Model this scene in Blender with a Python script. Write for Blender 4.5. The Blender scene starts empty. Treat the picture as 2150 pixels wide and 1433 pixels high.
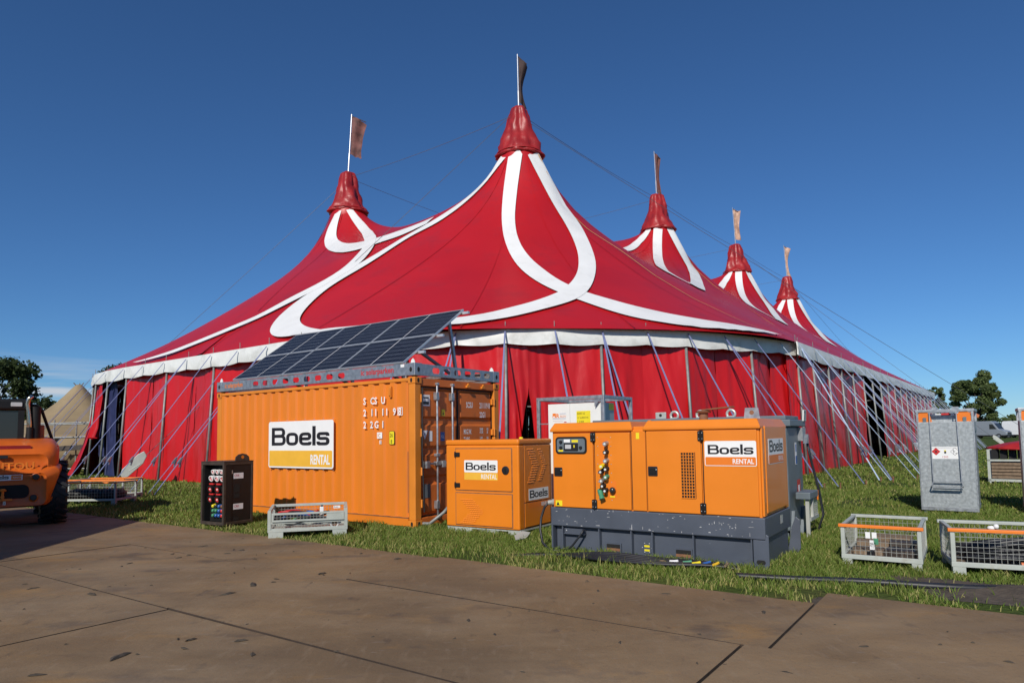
import bpy, math, random
import numpy as np
from mathutils import Vector, Matrix, noise
random.seed(7); rng = np.random.default_rng(7)
S = bpy.context.scene; C = S.collection
R = math.radians; sin, cos, pi = math.sin, math.cos, math.pi

# ------------------------------------------------------------------ camera, sky, sun, exposure
cd = bpy.data.cameras.new("camera"); cam = bpy.data.objects.new("camera", cd); C.objects.link(cam)
cd.sensor_width = 36; cd.lens = 1419.9/2150*36; cd.shift_y = 0.0455; cd.clip_start = .05; cd.clip_end = 3000
PI_, RO = 0.0697806, -0.0151724
F_ = Vector((0, cos(PI_), sin(PI_))); U_ = Vector((0, -sin(PI_), cos(PI_))); X_ = Vector((1, 0, 0))
R2 = X_*cos(RO)+U_*sin(RO); U2 = -X_*sin(RO)+U_*cos(RO)
cam.matrix_world = Matrix(((R2.x, U2.x, -F_.x, 0), (R2.y, U2.y, -F_.y, 0), (R2.z, U2.z, -F_.z, 1.5485), (0, 0, 0, 1)))
S.camera = cam
SUN_AZ, SUN_EL = 199.0, 33.0            # compass bearing of the sun (0 = +Y, clockwise) and elevation
w = bpy.data.worlds.new("World"); S.world = w; w.use_nodes = True
nt = w.node_tree; nt.nodes.clear()
out = nt.nodes.new("ShaderNodeOutputWorld"); bg = nt.nodes.new("ShaderNodeBackground"); sky = nt.nodes.new("ShaderNodeTexSky")
sky.sky_type = 'NISHITA'; sky.sun_disc = False; sky.sun_elevation = R(SUN_EL); sky.sun_rotation = R(SUN_AZ)
sky.air_density = 0.9; sky.dust_density = 0; sky.ozone_density = 10.0; sky.altitude = 0
tc = nt.nodes.new("ShaderNodeTexCoord"); sep = nt.nodes.new("ShaderNodeSeparateXYZ"); nt.links.new(tc.outputs['Generated'], sep.inputs[0])
# thin low cloud bank all round the horizon
mp = nt.nodes.new("ShaderNodeMapping"); mp.inputs['Scale'].default_value = (3, 3, 42); nt.links.new(tc.outputs['Generated'], mp.inputs[0])
nz = nt.nodes.new("ShaderNodeTexNoise"); nz.inputs['Scale'].default_value = 1.3; nz.inputs['Detail'].default_value = 6; nt.links.new(mp.outputs[0], nz.inputs['Vector'])
cr = nt.nodes.new("ShaderNodeMapRange"); cr.inputs[1].default_value = .42; cr.inputs[2].default_value = .62; nt.links.new(nz.outputs[0], cr.inputs[0])
el = nt.nodes.new("ShaderNodeMapRange"); el.inputs[1].default_value = .115; el.inputs[2].default_value = .07; nt.links.new(sep.outputs[2], el.inputs[0])
ml = nt.nodes.new("ShaderNodeMath"); ml.operation = 'MULTIPLY'; nt.links.new(cr.outputs[0], ml.inputs[0]); nt.links.new(el.outputs[0], ml.inputs[1])
ml2 = nt.nodes.new("ShaderNodeMath"); ml2.operation = 'MULTIPLY'; az = nt.nodes.new('ShaderNodeMapRange'); az.inputs[1].default_value = -.3; az.inputs[2].default_value = -.55; nt.links.new(sep.outputs[0], az.inputs[0]); az2 = nt.nodes.new('ShaderNodeMath'); az2.operation = 'MULTIPLY'; az2.inputs[1].default_value = .85; nt.links.new(az.outputs[0], az2.inputs[0]); nt.links.new(az2.outputs[0], ml2.inputs[1]); nt.links.new(ml.outputs[0], ml2.inputs[0])
mx = nt.nodes.new("ShaderNodeMix"); mx.data_type = 'RGBA'; tn = nt.nodes.new('ShaderNodeMix'); tn.data_type = 'RGBA'; tn.blend_type = 'MULTIPLY'; tn.inputs[0].default_value = 1; tn.inputs[7].default_value = (.87, 1.03, 1.09, 1); nt.links.new(sky.outputs[0], tn.inputs[6])
nt.links.new(ml2.outputs[0], mx.inputs[0]); nt.links.new(tn.outputs[2], mx.inputs[6])
mx.inputs[7].default_value = (7.2, 7.6, 8.2, 1)
nt.links.new(mx.outputs[2], bg.inputs[0]); bg.inputs[1].default_value = 0.08; nt.links.new(bg.outputs[0], out.inputs[0])
sd = bpy.data.lights.new("sun", 'SUN'); sd.energy = 4.0; sd.angle = R(.53); sd.color = (1, .94, .85)
sun = bpy.data.objects.new("sun", sd); C.objects.link(sun); sun.location = (-20, -40, 40)
ld = Vector((-sin(R(SUN_AZ))*cos(R(SUN_EL)), -cos(R(SUN_AZ))*cos(R(SUN_EL)), -sin(R(SUN_EL))))
sun.rotation_euler = ld.to_track_quat('-Z', 'Y').to_euler()
vs_ = S.view_settings; vs_.view_transform = 'Standard'; vs_.look = 'None'; vs_.exposure = 0; vs_.gamma = 1; vs_.use_curve_mapping = False
S.cycles.max_bounces = 8; S.cycles.transparent_max_bounces = 12

# ------------------------------------------------------------------ materials
def pm(name, c, rough=.5, metal=0., var=.12, scale=4., bump=0., bscale=60., dirt=None, damt=.0, dscale=1.6, dthr=.55, spec=.5, coat=0., stretch=None):
    m = bpy.data.materials.new(name); m.use_nodes = True; n = m.node_tree.nodes; l = m.node_tree.links
    b = n['Principled BSDF']; b.inputs['Roughness'].default_value = rough; b.inputs['Metallic'].default_value = metal
    b.inputs['Specular IOR Level'].default_value = spec; b.inputs['Coat Weight'].default_value = coat
    t = n.new("ShaderNodeTexCoord"); v = t.outputs['Object']
    if stretch:
        mpg = n.new("ShaderNodeMapping"); mpg.inputs['Scale'].default_value = stretch; l.new(v, mpg.inputs[0]); v = mpg.outputs[0]
    nz = n.new("ShaderNodeTexNoise"); nz.inputs['Scale'].default_value = scale; nz.inputs['Detail'].default_value = 5; l.new(v, nz.inputs['Vector'])
    mr = n.new("ShaderNodeMapRange"); mr.inputs[1].default_value = .3; mr.inputs[2].default_value = .7; mr.inputs[3].default_value = 1-var; mr.inputs[4].default_value = 1+var
    l.new(nz.outputs[0], mr.inputs[0])
    mul = n.new("ShaderNodeMix"); mul.data_type = 'RGBA'; mul.blend_type = 'MULTIPLY'; mul.inputs[0].default_value = 1
    mul.inputs[6].default_value = (*c, 1); l.new(mr.outputs[0], mul.inputs[7]); col = mul.outputs[2]
    if dirt:
        dn = n.new("ShaderNodeTexNoise"); dn.inputs['Scale'].default_value = dscale; dn.inputs['Detail'].default_value = 9; dn.inputs['Roughness'].default_value = .68; l.new(v, dn.inputs['Vector'])
        dr = n.new("ShaderNodeMapRange"); dr.inputs[1].default_value = dthr; dr.inputs[2].default_value = dthr+.18; dr.inputs[4].default_value = damt; l.new(dn.outputs[0], dr.inputs[0])
        dm = n.new("ShaderNodeMix"); dm.data_type = 'RGBA'; l.new(dr.outputs[0], dm.inputs[0]); l.new(col, dm.inputs[6]); dm.inputs[7].default_value = (*dirt, 1); col = dm.outputs[2]
    l.new(col, b.inputs['Base Color'])
    rr = n.new("ShaderNodeMapRange"); rr.inputs[3].default_value = max(.02, rough-.08); rr.inputs[4].default_value = min(1, rough+.1); l.new(nz.outputs[0], rr.inputs[0]); l.new(rr.outputs[0], b.inputs['Roughness'])
    if bump:
        bn = n.new("ShaderNodeTexNoise"); bn.inputs['Scale'].default_value = bscale; bn.inputs['Detail'].default_value = 4; l.new(v, bn.inputs['Vector'])
        bp = n.new("ShaderNodeBump"); bp.inputs['Strength'].default_value = bump; bp.inputs['Distance'].default_value = .02; l.new(bn.outputs[0], bp.inputs['Height']); l.new(bp.outputs[0], b.inputs['Normal'])
    return m
M = {}
M['tent_red'] = pm("tent_red", (.46, .009, .013), .40, var=.10, scale=.28, bump=.22, bscale=1.6, dirt=(.27, .02, .03), damt=.4, dscale=.8, dthr=.52)
M['wall_red'] = pm("wall_red", (.52, .010, .013), .32, spec=.38, var=.1, scale=.8, bump=1.0, bscale=2.6, dirt=(.3, .03, .035), damt=.3, dscale=1.1, stretch=(1, 1, .5))
M['hood_red'] = pm("hood_red", (.33, .018, .018), .42, var=.18, scale=2, bump=1., bscale=4.5, dirt=(.2, .02, .02), damt=.5, dscale=2.5)
M['tent_white'] = pm("tent_white", (.8, .8, .78), .5, var=.04, scale=1, dirt=(.55, .54, .5), damt=.4, dscale=1.2)
M['valance'] = pm("valance_white", (.74, .75, .72), .5, var=.06, scale=2, bump=.7, bscale=3, dirt=(.42, .42, .38), damt=.55, dscale=1.5, dthr=.5)
M['navy'] = pm("navy_cloth", (.016, .022, .085), .6, var=.2, bump=.5, bscale=4)
M['galv'] = pm("galvanised_steel", (.42, .44, .46), .42, .75, var=.22, scale=14, dirt=(.3, .31, .32), damt=.4, dscale=5)
M['galvp'] = pm("galvanised_plate", (.36, .39, .40), .48, .4, var=.22, scale=20, dirt=(.56, .60, .61), damt=.75, dscale=16, dthr=.53, bump=.05)
M['alu'] = pm("aluminium", (.6, .62, .64), .4, .6, var=.1)
M['pole'] = pm("grey_pole", (.25, .26, .25), .5, .3, var=.2, scale=6)
M['cable'] = pm("steel_cable", (.16, .17, .19), .5, .5)
M['strap'] = pm("blue_strap", (.17, .20, .36), .65, var=.12, scale=6)
M['strap2'] = pm("pale_blue_strap", (.42, .52, .66), .65, var=.12, scale=6)
M['orange'] = pm("orange_paint", (.76, .215, .012), .38, var=.04, scale=2, dirt=(.55, .17, .02), damt=.25, dscale=3, dthr=.6, coat=.15)
M['cont'] = pm("container_orange", (.72, .20, .014), .5, var=.08, scale=1.3, dirt=(.42, .15, .02), damt=.45, dscale=1.4, dthr=.55, stretch=(1, 1, .35))
M['cont2'] = pm("container_frame_orange", (.68, .22, .02), .5, var=.1, scale=2, dirt=(.25, .09, .025), damt=.6, dscale=3.5, dthr=.6)
M['cont3'] = pm("container_door_orange", (.58, .14, .02), .5, var=.1, scale=2, dirt=(.3, .09, .03), damt=.5, dscale=2.5)
M['black'] = pm("black_rubber", (.014, .014, .015), .6, var=.2)
M['blackp'] = pm("black_plastic", (.012, .012, .0125), .5, var=.2, spec=.3)
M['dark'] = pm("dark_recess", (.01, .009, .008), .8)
M['skid'] = pm("skid_grey", (.075, .088, .115), .45, var=.1, scale=3, dirt=(.5, .52, .54), damt=.9, dscale=11, dthr=.69)
M['dframe'] = pm('dark_frame', (.05, .038, .03), .5, var=.3, scale=8, dirt=(.14, .09, .06), damt=.5, dscale=8)
M['greyt'] = pm("tank_grey", (.13, .16, .18), .45, var=.12, scale=3, dirt=(.25, .27, .28), damt=.4, dscale=4)
M['greyc'] = pm("crate_grey", (.42, .45, .41), .5, var=.12, scale=5, dirt=(.24, .2, .13), damt=.6, dscale=5, dthr=.55)
M['greyw'] = pm("mesh_wire", (.46, .47, .43), .45, .3, var=.1)
M['oran2'] = pm("orange_rail", (.8, .2, .015), .45, var=.1, scale=6, dirt=(.5, .16, .05), damt=.5, dscale=6)
M['white'] = pm("white_print", (.82, .82, .81), .4, var=.02)
M['whitep'] = pm("white_paint", (.76, .77, .74), .35, var=.03)
M['ink'] = pm("black_print", (.016, .015, .018), .4, var=.05)
M['yell'] = pm("yellow_print", (.85, .52, .03), .45, var=.04)
M['amber'] = pm("amber_print", (.82, .45, .045), .45, var=.05)
M['yel2'] = pm("yellow_sticker", (.8, .66, .02), .45, var=.05)
M['oprint'] = pm("orange_print", (.78, .19, .012), .45, var=.04)
M['redp'] = pm("red_print", (.55, .03, .03), .4, var=.05)
M['bluep'] = pm("blue_print", (.03, .12, .4), .4, var=.05)
M['green'] = pm("green_plastic", (.06, .26, .14), .5)
M['rust_or_shade'] = pm("rusty_steel_or_shade", (.22, .1, .05), .7, var=.25, scale=10)
M['wood'] = pm("weathered_wood", (.2, .14, .09), .8, var=.3, scale=12, stretch=(1, 8, 1))
M['tipi'] = pm("tan_canvas", (.30, .225, .125), .7, var=.1, scale=1, dirt=(.3, .21, .12), damt=.4)
M['teleh'] = pm("machine_orange", (.62, .12, .01), .4, var=.1, scale=3, dirt=(.3, .1, .03), damt=.4, dscale=4)
M['glass'] = pm("tinted_glass", (.03, .035, .035), .08, var=.05)
M['chrome'] = pm("chrome", (.6, .55, .45), .25, 1, var=.1)
M['lamp'] = pm("clear_lamp", (.5, .5, .5), .15)
M['redl'] = pm("red_lamp", (.25, .01, .01), .25)
M['pvc'] = pm("orange_pvc", (.55, .16, .06), .5)
M['bark'] = pm("bark", (.07, .052, .036), .9, var=.3, bump=.5)
M['van'] = pm("van_white", (.72, .74, .76), .3, var=.02, coat=.3)
M['vang'] = pm("van_grey", (.22, .25, .29), .35, var=.04, coat=.3)
M['rtarp'] = pm("red_tarpaulin", (.4, .02, .02), .45, var=.1, bump=.4, bscale=5)
M['flagd'] = pm("dark_flag", (.05, .03, .028), .8, var=.3)
M['flagr'] = pm("faded_red_flag", (.17, .07, .06), .8, var=.35, scale=3, dirt=(.035, .025, .025), damt=.9, dscale=1.8, dthr=.5)
M['flagp'] = pm("pale_flag", (.5, .33, .24), .8, var=.3, scale=3, dirt=(.2, .08, .05), damt=.8, dscale=2.2, dthr=.5)
M['seam'] = pm("seam_rope", (.6, .32, .1), .7)
M['clod'] = pm("dry_mud", (.06, .047, .034), .95, var=.3, scale=20)
M['soil'] = pm('bare_soil', (.085, .066, .048), .95, var=.3, scale=6, bump=1., bscale=24)
M['cells'] = None
M['tblack'] = pm("cable_black", (.017, .018, .022), .45, var=.3)

def leafmat(name, c1, c2):
    m = bpy.data.materials.new(name); m.use_nodes = True; n = m.node_tree.nodes; l = m.node_tree.links; b = n['Principled BSDF']
    b.inputs['Roughness'].default_value = .65; b.inputs['Specular IOR Level'].default_value = .25
    g = n.new("ShaderNodeAttribute"); g.attribute_name = 'tint'
    r = n.new("ShaderNodeMix"); r.data_type = 'RGBA'; l.new(g.outputs['Fac'], r.inputs[0]); r.inputs[6].default_value = (*c1, 1); r.inputs[7].default_value = (*c2, 1)
    l.new(r.outputs[2], b.inputs['Base Color'])
    tr = n.new("ShaderNodeBsdfTranslucent"); l.new(r.outputs[2], tr.inputs[0]); ms = n.new("ShaderNodeMixShader"); ms.inputs[0].default_value = .25
    l.new(b.outputs[0], ms.inputs[1]); l.new(tr.outputs[0], ms.inputs[2]); l.new(ms.outputs[0], n['Material Output'].inputs[0])
    return m
M['leaf'] = leafmat("oak_leaves", (.045, .075, .024), (.14, .18, .06))
M['leafd'] = leafmat("dark_leaves", (.014, .028, .008), (.06, .085, .025))
M['blade'] = leafmat("grass_blades", (.11, .185, .022), (.42, .37, .14))

# ------------------------------------------------------------------ builders
class MB:
    def __init__(s): s.v = []; s.f = []; s.m = []
    def add(s, vs, fs, m=0):
        o = len(s.v); s.v += [tuple(p) for p in vs]; s.f += [tuple(i+o for i in f) for f in fs]; s.m += [m]*len(fs)
    def box(s, x0, x1, y0, y1, z0, z1, m=0):
        s.add([(x0, y0, z0), (x1, y0, z0), (x1, y1, z0), (x0, y1, z0), (x0, y0, z1), (x1, y0, z1), (x1, y1, z1), (x0, y1, z1)],
              [(3, 2, 1, 0), (4, 5, 6, 7), (0, 1, 5, 4), (1, 2, 6, 5), (2, 3, 7, 6), (3, 0, 4, 7)], m); return s
    def bar(s, a, b, wd, ht=None, up=(0, 0, 1), m=0):
        ht = ht or wd; a = Vector(a); b = Vector(b); d = (b-a).normalized(); u = Vector(up)
        if abs(d.dot(u)) > .98: u = Vector((1, 0, 0))
        x = d.cross(u).normalized()*wd/2; y = x.cross(d).normalized()*ht/2
        s.add([a-x-y, a+x-y, a+x+y, a-x+y, b-x-y, b+x-y, b+x+y, b-x+y], [(3, 2, 1, 0), (4, 5, 6, 7), (0, 1, 5, 4), (1, 2, 6, 5), (2, 3, 7, 6), (3, 0, 4, 7)], m); return s
    def tube(s, pts, r, n=8, m=0, caps=True):
        pts = [Vector(p) for p in pts]; rs = r if isinstance(r, (list, tuple)) else [r]*len(pts)
        vs = []; prev = None
        for i, p in enumerate(pts):
            d = (pts[min(i+1, len(pts)-1)]-pts[max(i-1, 0)]).normalized()
            if prev is None:
                u = Vector((0, 0, 1)) if abs(d.z) < .9 else Vector((1, 0, 0)); x = d.cross(u).normalized()
            else: x = (prev-d*prev.dot(d)).normalized()
            prev = x; y = d.cross(x)
            vs += [p+(x*cos(2*pi*k/n)+y*sin(2*pi*k/n))*rs[i] for k in range(n)]
        fs = [(i*n+k, i*n+(k+1) % n, (i+1)*n+(k+1) % n, (i+1)*n+k) for i in range(len(pts)-1) for k in range(n)]
        if caps: fs += [tuple(reversed(range(n))), tuple(range((len(pts)-1)*n, len(pts)*n))]
        s.add(vs, fs, m); return s
    def lathe(s, prof, n=24, o=(0, 0, 0), ax=None, m=0, wob=None):
        o = Vector(o); q = Vector(ax).normalized().to_track_quat('Z', 'Y') if ax else None; vs = []
        for i, (r, z) in enumerate(prof):
            for k in range(n):
                a = 2*pi*k/n; rr = r*(1+(wob(a, z) if wob else 0)); p = Vector((rr*cos(a), rr*sin(a), z)); vs.append(o+(q @ p if q else p))
        fs = [(i*n+k, i*n+(k+1) % n, (i+1)*n+(k+1) % n, (i+1)*n+k) for i in range(len(prof)-1) for k in range(n)]
        fs += [tuple(reversed(range(n))), tuple(range((len(prof)-1)*n, len(prof)*n))]
        s.add(vs, fs, m); return s
    def prism(s, poly, o, ex, ey, h, m=0):     # polygon (counter-clockwise) in ex/ey, pushed h along ex x ey
        o = Vector(o); ex = Vector(ex); ey = Vector(ey); n_ = ex.cross(ey)*h; k = len(poly)
        b = [o+ex*x+ey*y for x, y in poly]; t = [p+n_ for p in b]
        s.add(b+t, [tuple(reversed(range(k))), tuple(range(k, 2*k))]+[(i, (i+1) % k, (i+1) % k+k, i+k) for i in range(k)], m); return s
    def ribbon(s, A, B, m=0, close=False):
        k = len(A); n_ = k if close else k-1
        s.add(list(A)+list(B), [(i, (i+1) % k, (i+1) % k+k, i+k) for i in range(n_)], m); return s
    def sph(s, o, r, n=10, m=0, sq=(1, 1, 1)):
        o = Vector(o); vs = []; k = n//2
        for i in range(1, k):
            t = pi*i/k
            for j in range(n): a = 2*pi*j/n; vs.append(o+Vector((r*sin(t)*cos(a)*sq[0], r*sin(t)*sin(a)*sq[1], r*cos(t)*sq[2])))
        vs += [o+Vector((0, 0, r*sq[2])), o-Vector((0, 0, r*sq[2]))]; T = len(vs)-2
        fs = [(i*n+j, (i+1)*n+j, (i+1)*n+(j+1) % n, i*n+(j+1) % n) for i in range(k-2) for j in range(n)]
        fs += [(T, j, (j+1) % n) for j in range(n)]+[(T+1, (k-2)*n+(j+1) % n, (k-2)*n+j) for j in range(n)]
        s.add(vs, fs, m); return s
    def build(s, name, mats, parent=None, smooth=False, bevel=0, label=None, kind=None, seg=2):
        me = bpy.data.meshes.new(name); me.from_pydata(s.v, [], s.f); me.validate(); me.update()
        if not isinstance(mats, (list, tuple)): mats = [mats]
        for x in mats: me.materials.append(M[x] if isinstance(x, str) else x)
        if len(mats) > 1 and len(me.polygons) == len(s.m): me.polygons.foreach_set('material_index', s.m)
        if smooth: me.polygons.foreach_set('use_smooth', [True]*len(me.polygons))
        o = bpy.data.objects.new(name, me); C.objects.link(o)
        if parent: o.parent = parent
        if bevel:
            b = o.modifiers.new('bevel', 'BEVEL'); b.width = bevel; b.segments = seg; b.limit_method = 'ANGLE'; b.angle_limit = R(35)
        if smooth == 'auto':
            try:
                me.polygons.foreach_set('use_smooth', [True]*len(me.polygons)); me.set_sharp_from_angle(angle=R(38))
            except Exception: pass
        if label: o['label'] = label
        if kind: o['kind'] = kind
        return o
def tag(o, label, cat, group=None):
    o['label'] = label; o['category'] = cat
    if group: o['group'] = group
    return o
def thing(name, label, cat, loc, yaw=0, group=None):
    o = bpy.data.objects.new(name, None); C.objects.link(o); o.location = (*loc, 0) if len(loc) == 2 else loc; o.rotation_euler = (0, 0, R(yaw)); o.empty_display_size = .3
    return tag(o, label, cat, group)
def face(L, side):          # frame of a front face (y = 0) or of the end face at x = L: origin, right, up, out
    return ((Vector((0, 0, 0)), Vector((1, 0, 0)), Vector((0, 0, 1)), Vector((0, -1, 0))) if side == 'F' else
            (Vector((L, 0, 0)), Vector((0, 1, 0)), Vector((0, 0, 1)), Vector((1, 0, 0))))
def plate(mb, fr, a0, a1, z0, z1, d0, d1, m=0, rad=0, k=4):
    o, ex, ey, n_ = fr
    if rad:
        poly = []
        for cx, cz, t0 in ((a1-rad, z0+rad, -90), (a1-rad, z1-rad, 0), (a0+rad, z1-rad, 90), (a0+rad, z0+rad, 180)):
            poly += [(cx+rad*cos(R(t0+90*i/k)), cz+rad*sin(R(t0+90*i/k))) for i in range(k+1)]
    else: poly = [(a0, z0), (a1, z0), (a1, z1), (a0, z1)]
    mb.prism(poly, o+n_*d0, ex, ey, d1-d0, m); return mb
FONT_CACHE = {}
def text(s_, fr, a, z, size, d, mat, parent, name='lettering', sx=1., bold=0., align='LEFT', label=None):
    cu = bpy.data.curves.new('t', 'FONT'); cu.body = s_; cu.size = size; cu.align_x = align; cu.offset = bold; cu.resolution_u = 2
    ob = bpy.data.objects.new('t', cu); C.objects.link(ob); dg = bpy.context.evaluated_depsgraph_get(); dg.update()
    me = bpy.data.meshes.new_from_object(ob.evaluated_get(dg)); bpy.data.objects.remove(ob); bpy.data.curves.remove(cu)
    o, ex, ey, n_ = fr; vs = [o+ex*(a+v.co.x*sx)+ey*(z+v.co.y)+n_*d for v in me.vertices]
    for v, p in zip(me.vertices, vs): v.co = p
    me.materials.clear(); me.materials.append(M[mat]); me.name = name
    t = bpy.data.objects.new(name, me); C.objects.link(t); t.parent = parent
    if label: t['label'] = label
    return t
def rpath(pts, r, closed=False, k=5):
    pts = [Vector((*p, 0)) for p in pts]; n = len(pts); res = []
    for i, p in enumerate(pts):
        if not closed and i in (0, n-1): res.append(p); continue
        a = pts[i-1]-p; b = pts[(i+1) % n]-p; rr = min(r, a.length*.49, b.length*.49)
        p0 = p+a.normalized()*rr; p1 = p+b.normalized()*rr
        for j in range(k+1):
            t = j/k; res.append(p0*(1-t)**2+p*2*t*(1-t)+p1*t*t)
    return res
GLY = {   # broad grotesque letters as strokes: (width, [(points, closed)])
 'B': (.80, [([(.0, .09), (.0, .91)], 'bar'), ([(.05, .915), (.70, .915), (.70, .53), (.05, .53)], 0), ([(.05, .52), (.735, .52), (.735, .085), (.05, .085)], 0)]),
 'o': (.68, [([(.085, .085), (.595, .085), (.595, .625), (.085, .625)], 1)]),
 'e': (.67, [([(.1, .36), (.585, .36), (.585, .625), (.085, .625), (.085, .085), (.60, .085), (.60, .20)], 0)]),
 'l': (.19, [([(.095, 0), (.095, 1.04)], 0)]),
 's': (.66, [([(.58, .50), (.58, .625), (.085, .625), (.085, .37), (.585, .37), (.585, .085), (.075, .085), (.075, .21)], 0)])}
def boels(fr, a, z, width, d, parent, mat='ink', name='lettering', ratio=4.75):
    mb = MB(); o, ex, ey, n_ = fr; x = 0; tot = sum(GLY[c][0] for c in 'Boels')+.055*4; sc = width/tot; sz = width/ratio; lay = 0
    for ch in 'Boels':
        wd, strokes = GLY[ch]
        for pts, cl in strokes:
            lay += 1; th = .17
            if cl == 'bar': pts = [(.0875, 0), (.0875, 1.0)]; cl = 0
            P = rpath(pts, .2, bool(cl)); n = len(P); A = []; Bq = []
            for i, p in enumerate(P):
                q0 = P[i-1] if (i > 0 or cl) else p; q1 = P[(i+1) % n] if (i < n-1 or cl) else p
                t = (q1-q0).normalized(); nn = Vector((-t.y, t.x, 0)); nn = Vector((nn.x*th*.53, nn.y*th*.49, 0))
                for L_, sg in ((A, 1), (Bq, -1)):
                    c = p+nn*sg; L_.append(o+ex*(a+(x+c.x)*sc)+ey*(z+c.y*sz)+n_*(d+.0002*(lay % 4)))
            mb.ribbon(A, Bq, close=bool(cl))
        x += wd+.055
    return mb.build(name, mat, parent)
def wire(mb, fr, a0, a1, z0, z1, pitch, d=.0, r=.0022):
    o, ex, ey, n_ = fr; n = max(2, round((a1-a0)/pitch)); k = max(2, round((z1-z0)/pitch))
    for i in range(n+1):
        a = a0+(a1-a0)*i/n; mb.tube([o+ex*a+ey*z0+n_*d, o+ex*a+ey*z1+n_*d], r, 4, caps=False)
    for j in range(k+1):
        z = z0+(z1-z0)*j/k; mb.tube([o+ex*a0+ey*z+n_*(d+r*1.8), o+ex*a1+ey*z+n_*(d+r*1.8)], r, 4, caps=False)
def bolt(mb, fr, a, z, d, r=.012, h=.008, m=0):
    o, ex, ey, n_ = fr; mb.lathe([(r, 0), (r, h*.7), (r*.6, h)], 8, o+ex*a+ey*z+n_*d, n_, m)

# ------------------------------------------------------------------ ground
def groundmat():
    m = bpy.data.materials.new("meadow"); m.use_nodes = True; n = m.node_tree.nodes; l = m.node_tree.links; b = n['Principled BSDF']; b.inputs['Roughness'].default_value = .95; b.inputs['Specular IOR Level'].default_value = .1
    t = n.new("ShaderNodeTexCoord")
    def nzz(sc, det=6):
        k = n.new("ShaderNodeTexNoise"); k.inputs['Scale'].default_value = sc; k.inputs['Detail'].default_value = det; l.new(t.outputs['Object'], k.inputs['Vector']); return k.outputs[0]
    def ramp(f, a, b_, c1, c2):
        r = n.new("ShaderNodeMapRange"); r.inputs[1].default_value = a; r.inputs[2].default_value = b_; l.new(f, r.inputs[0])
        x = n.new("ShaderNodeMix"); x.data_type = 'RGBA'; l.new(r.outputs[0], x.inputs[0])
        for i, c in ((6, c1), (7, c2)):
            if isinstance(c, tuple): x.inputs[i].default_value = (*c, 1)
            else: l.new(c, x.inputs[i])
        return x.outputs[2]
    g = ramp(nzz(1.2), .35, .65, (.05, .085, .015), (.10, .135, .03))
    g = ramp(nzz(22), .3, .75, g, (.05, .07, .018))
    g = ramp(nzz(.5), .58, .72, g, (.09, .075, .035))
    l.new(g, b.inputs['Base Color'])
    bp = n.new("ShaderNodeBump"); bp.inputs['Strength'].default_value = .8; bp.inputs['Distance'].default_value = .06; l.new(nzz(14), bp.inputs['Height']); l.new(bp.outputs[0], b.inputs['Normal'])
    return m
M['meadow'] = groundmat()
g = MB(); nG = 60
xs = sorted(set([-900, -400, -200, -100]+list(range(-60, 101, 4))+[140, 220, 400, 900])); ys = [-60, -20]+list(range(-8, 80, 4))+[100, 140, 200, 400, 900, 1800]
vv = [(x, y, 0) for y in ys for x in xs]; nx = len(xs)
g.add(vv, [(j*nx+i, j*nx+i+1, (j+1)*nx+i+1, (j+1)*nx+i) for j in range(len(ys)-1) for i in range(nx-1)])
g.build("ground", 'meadow', kind='structure')
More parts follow.
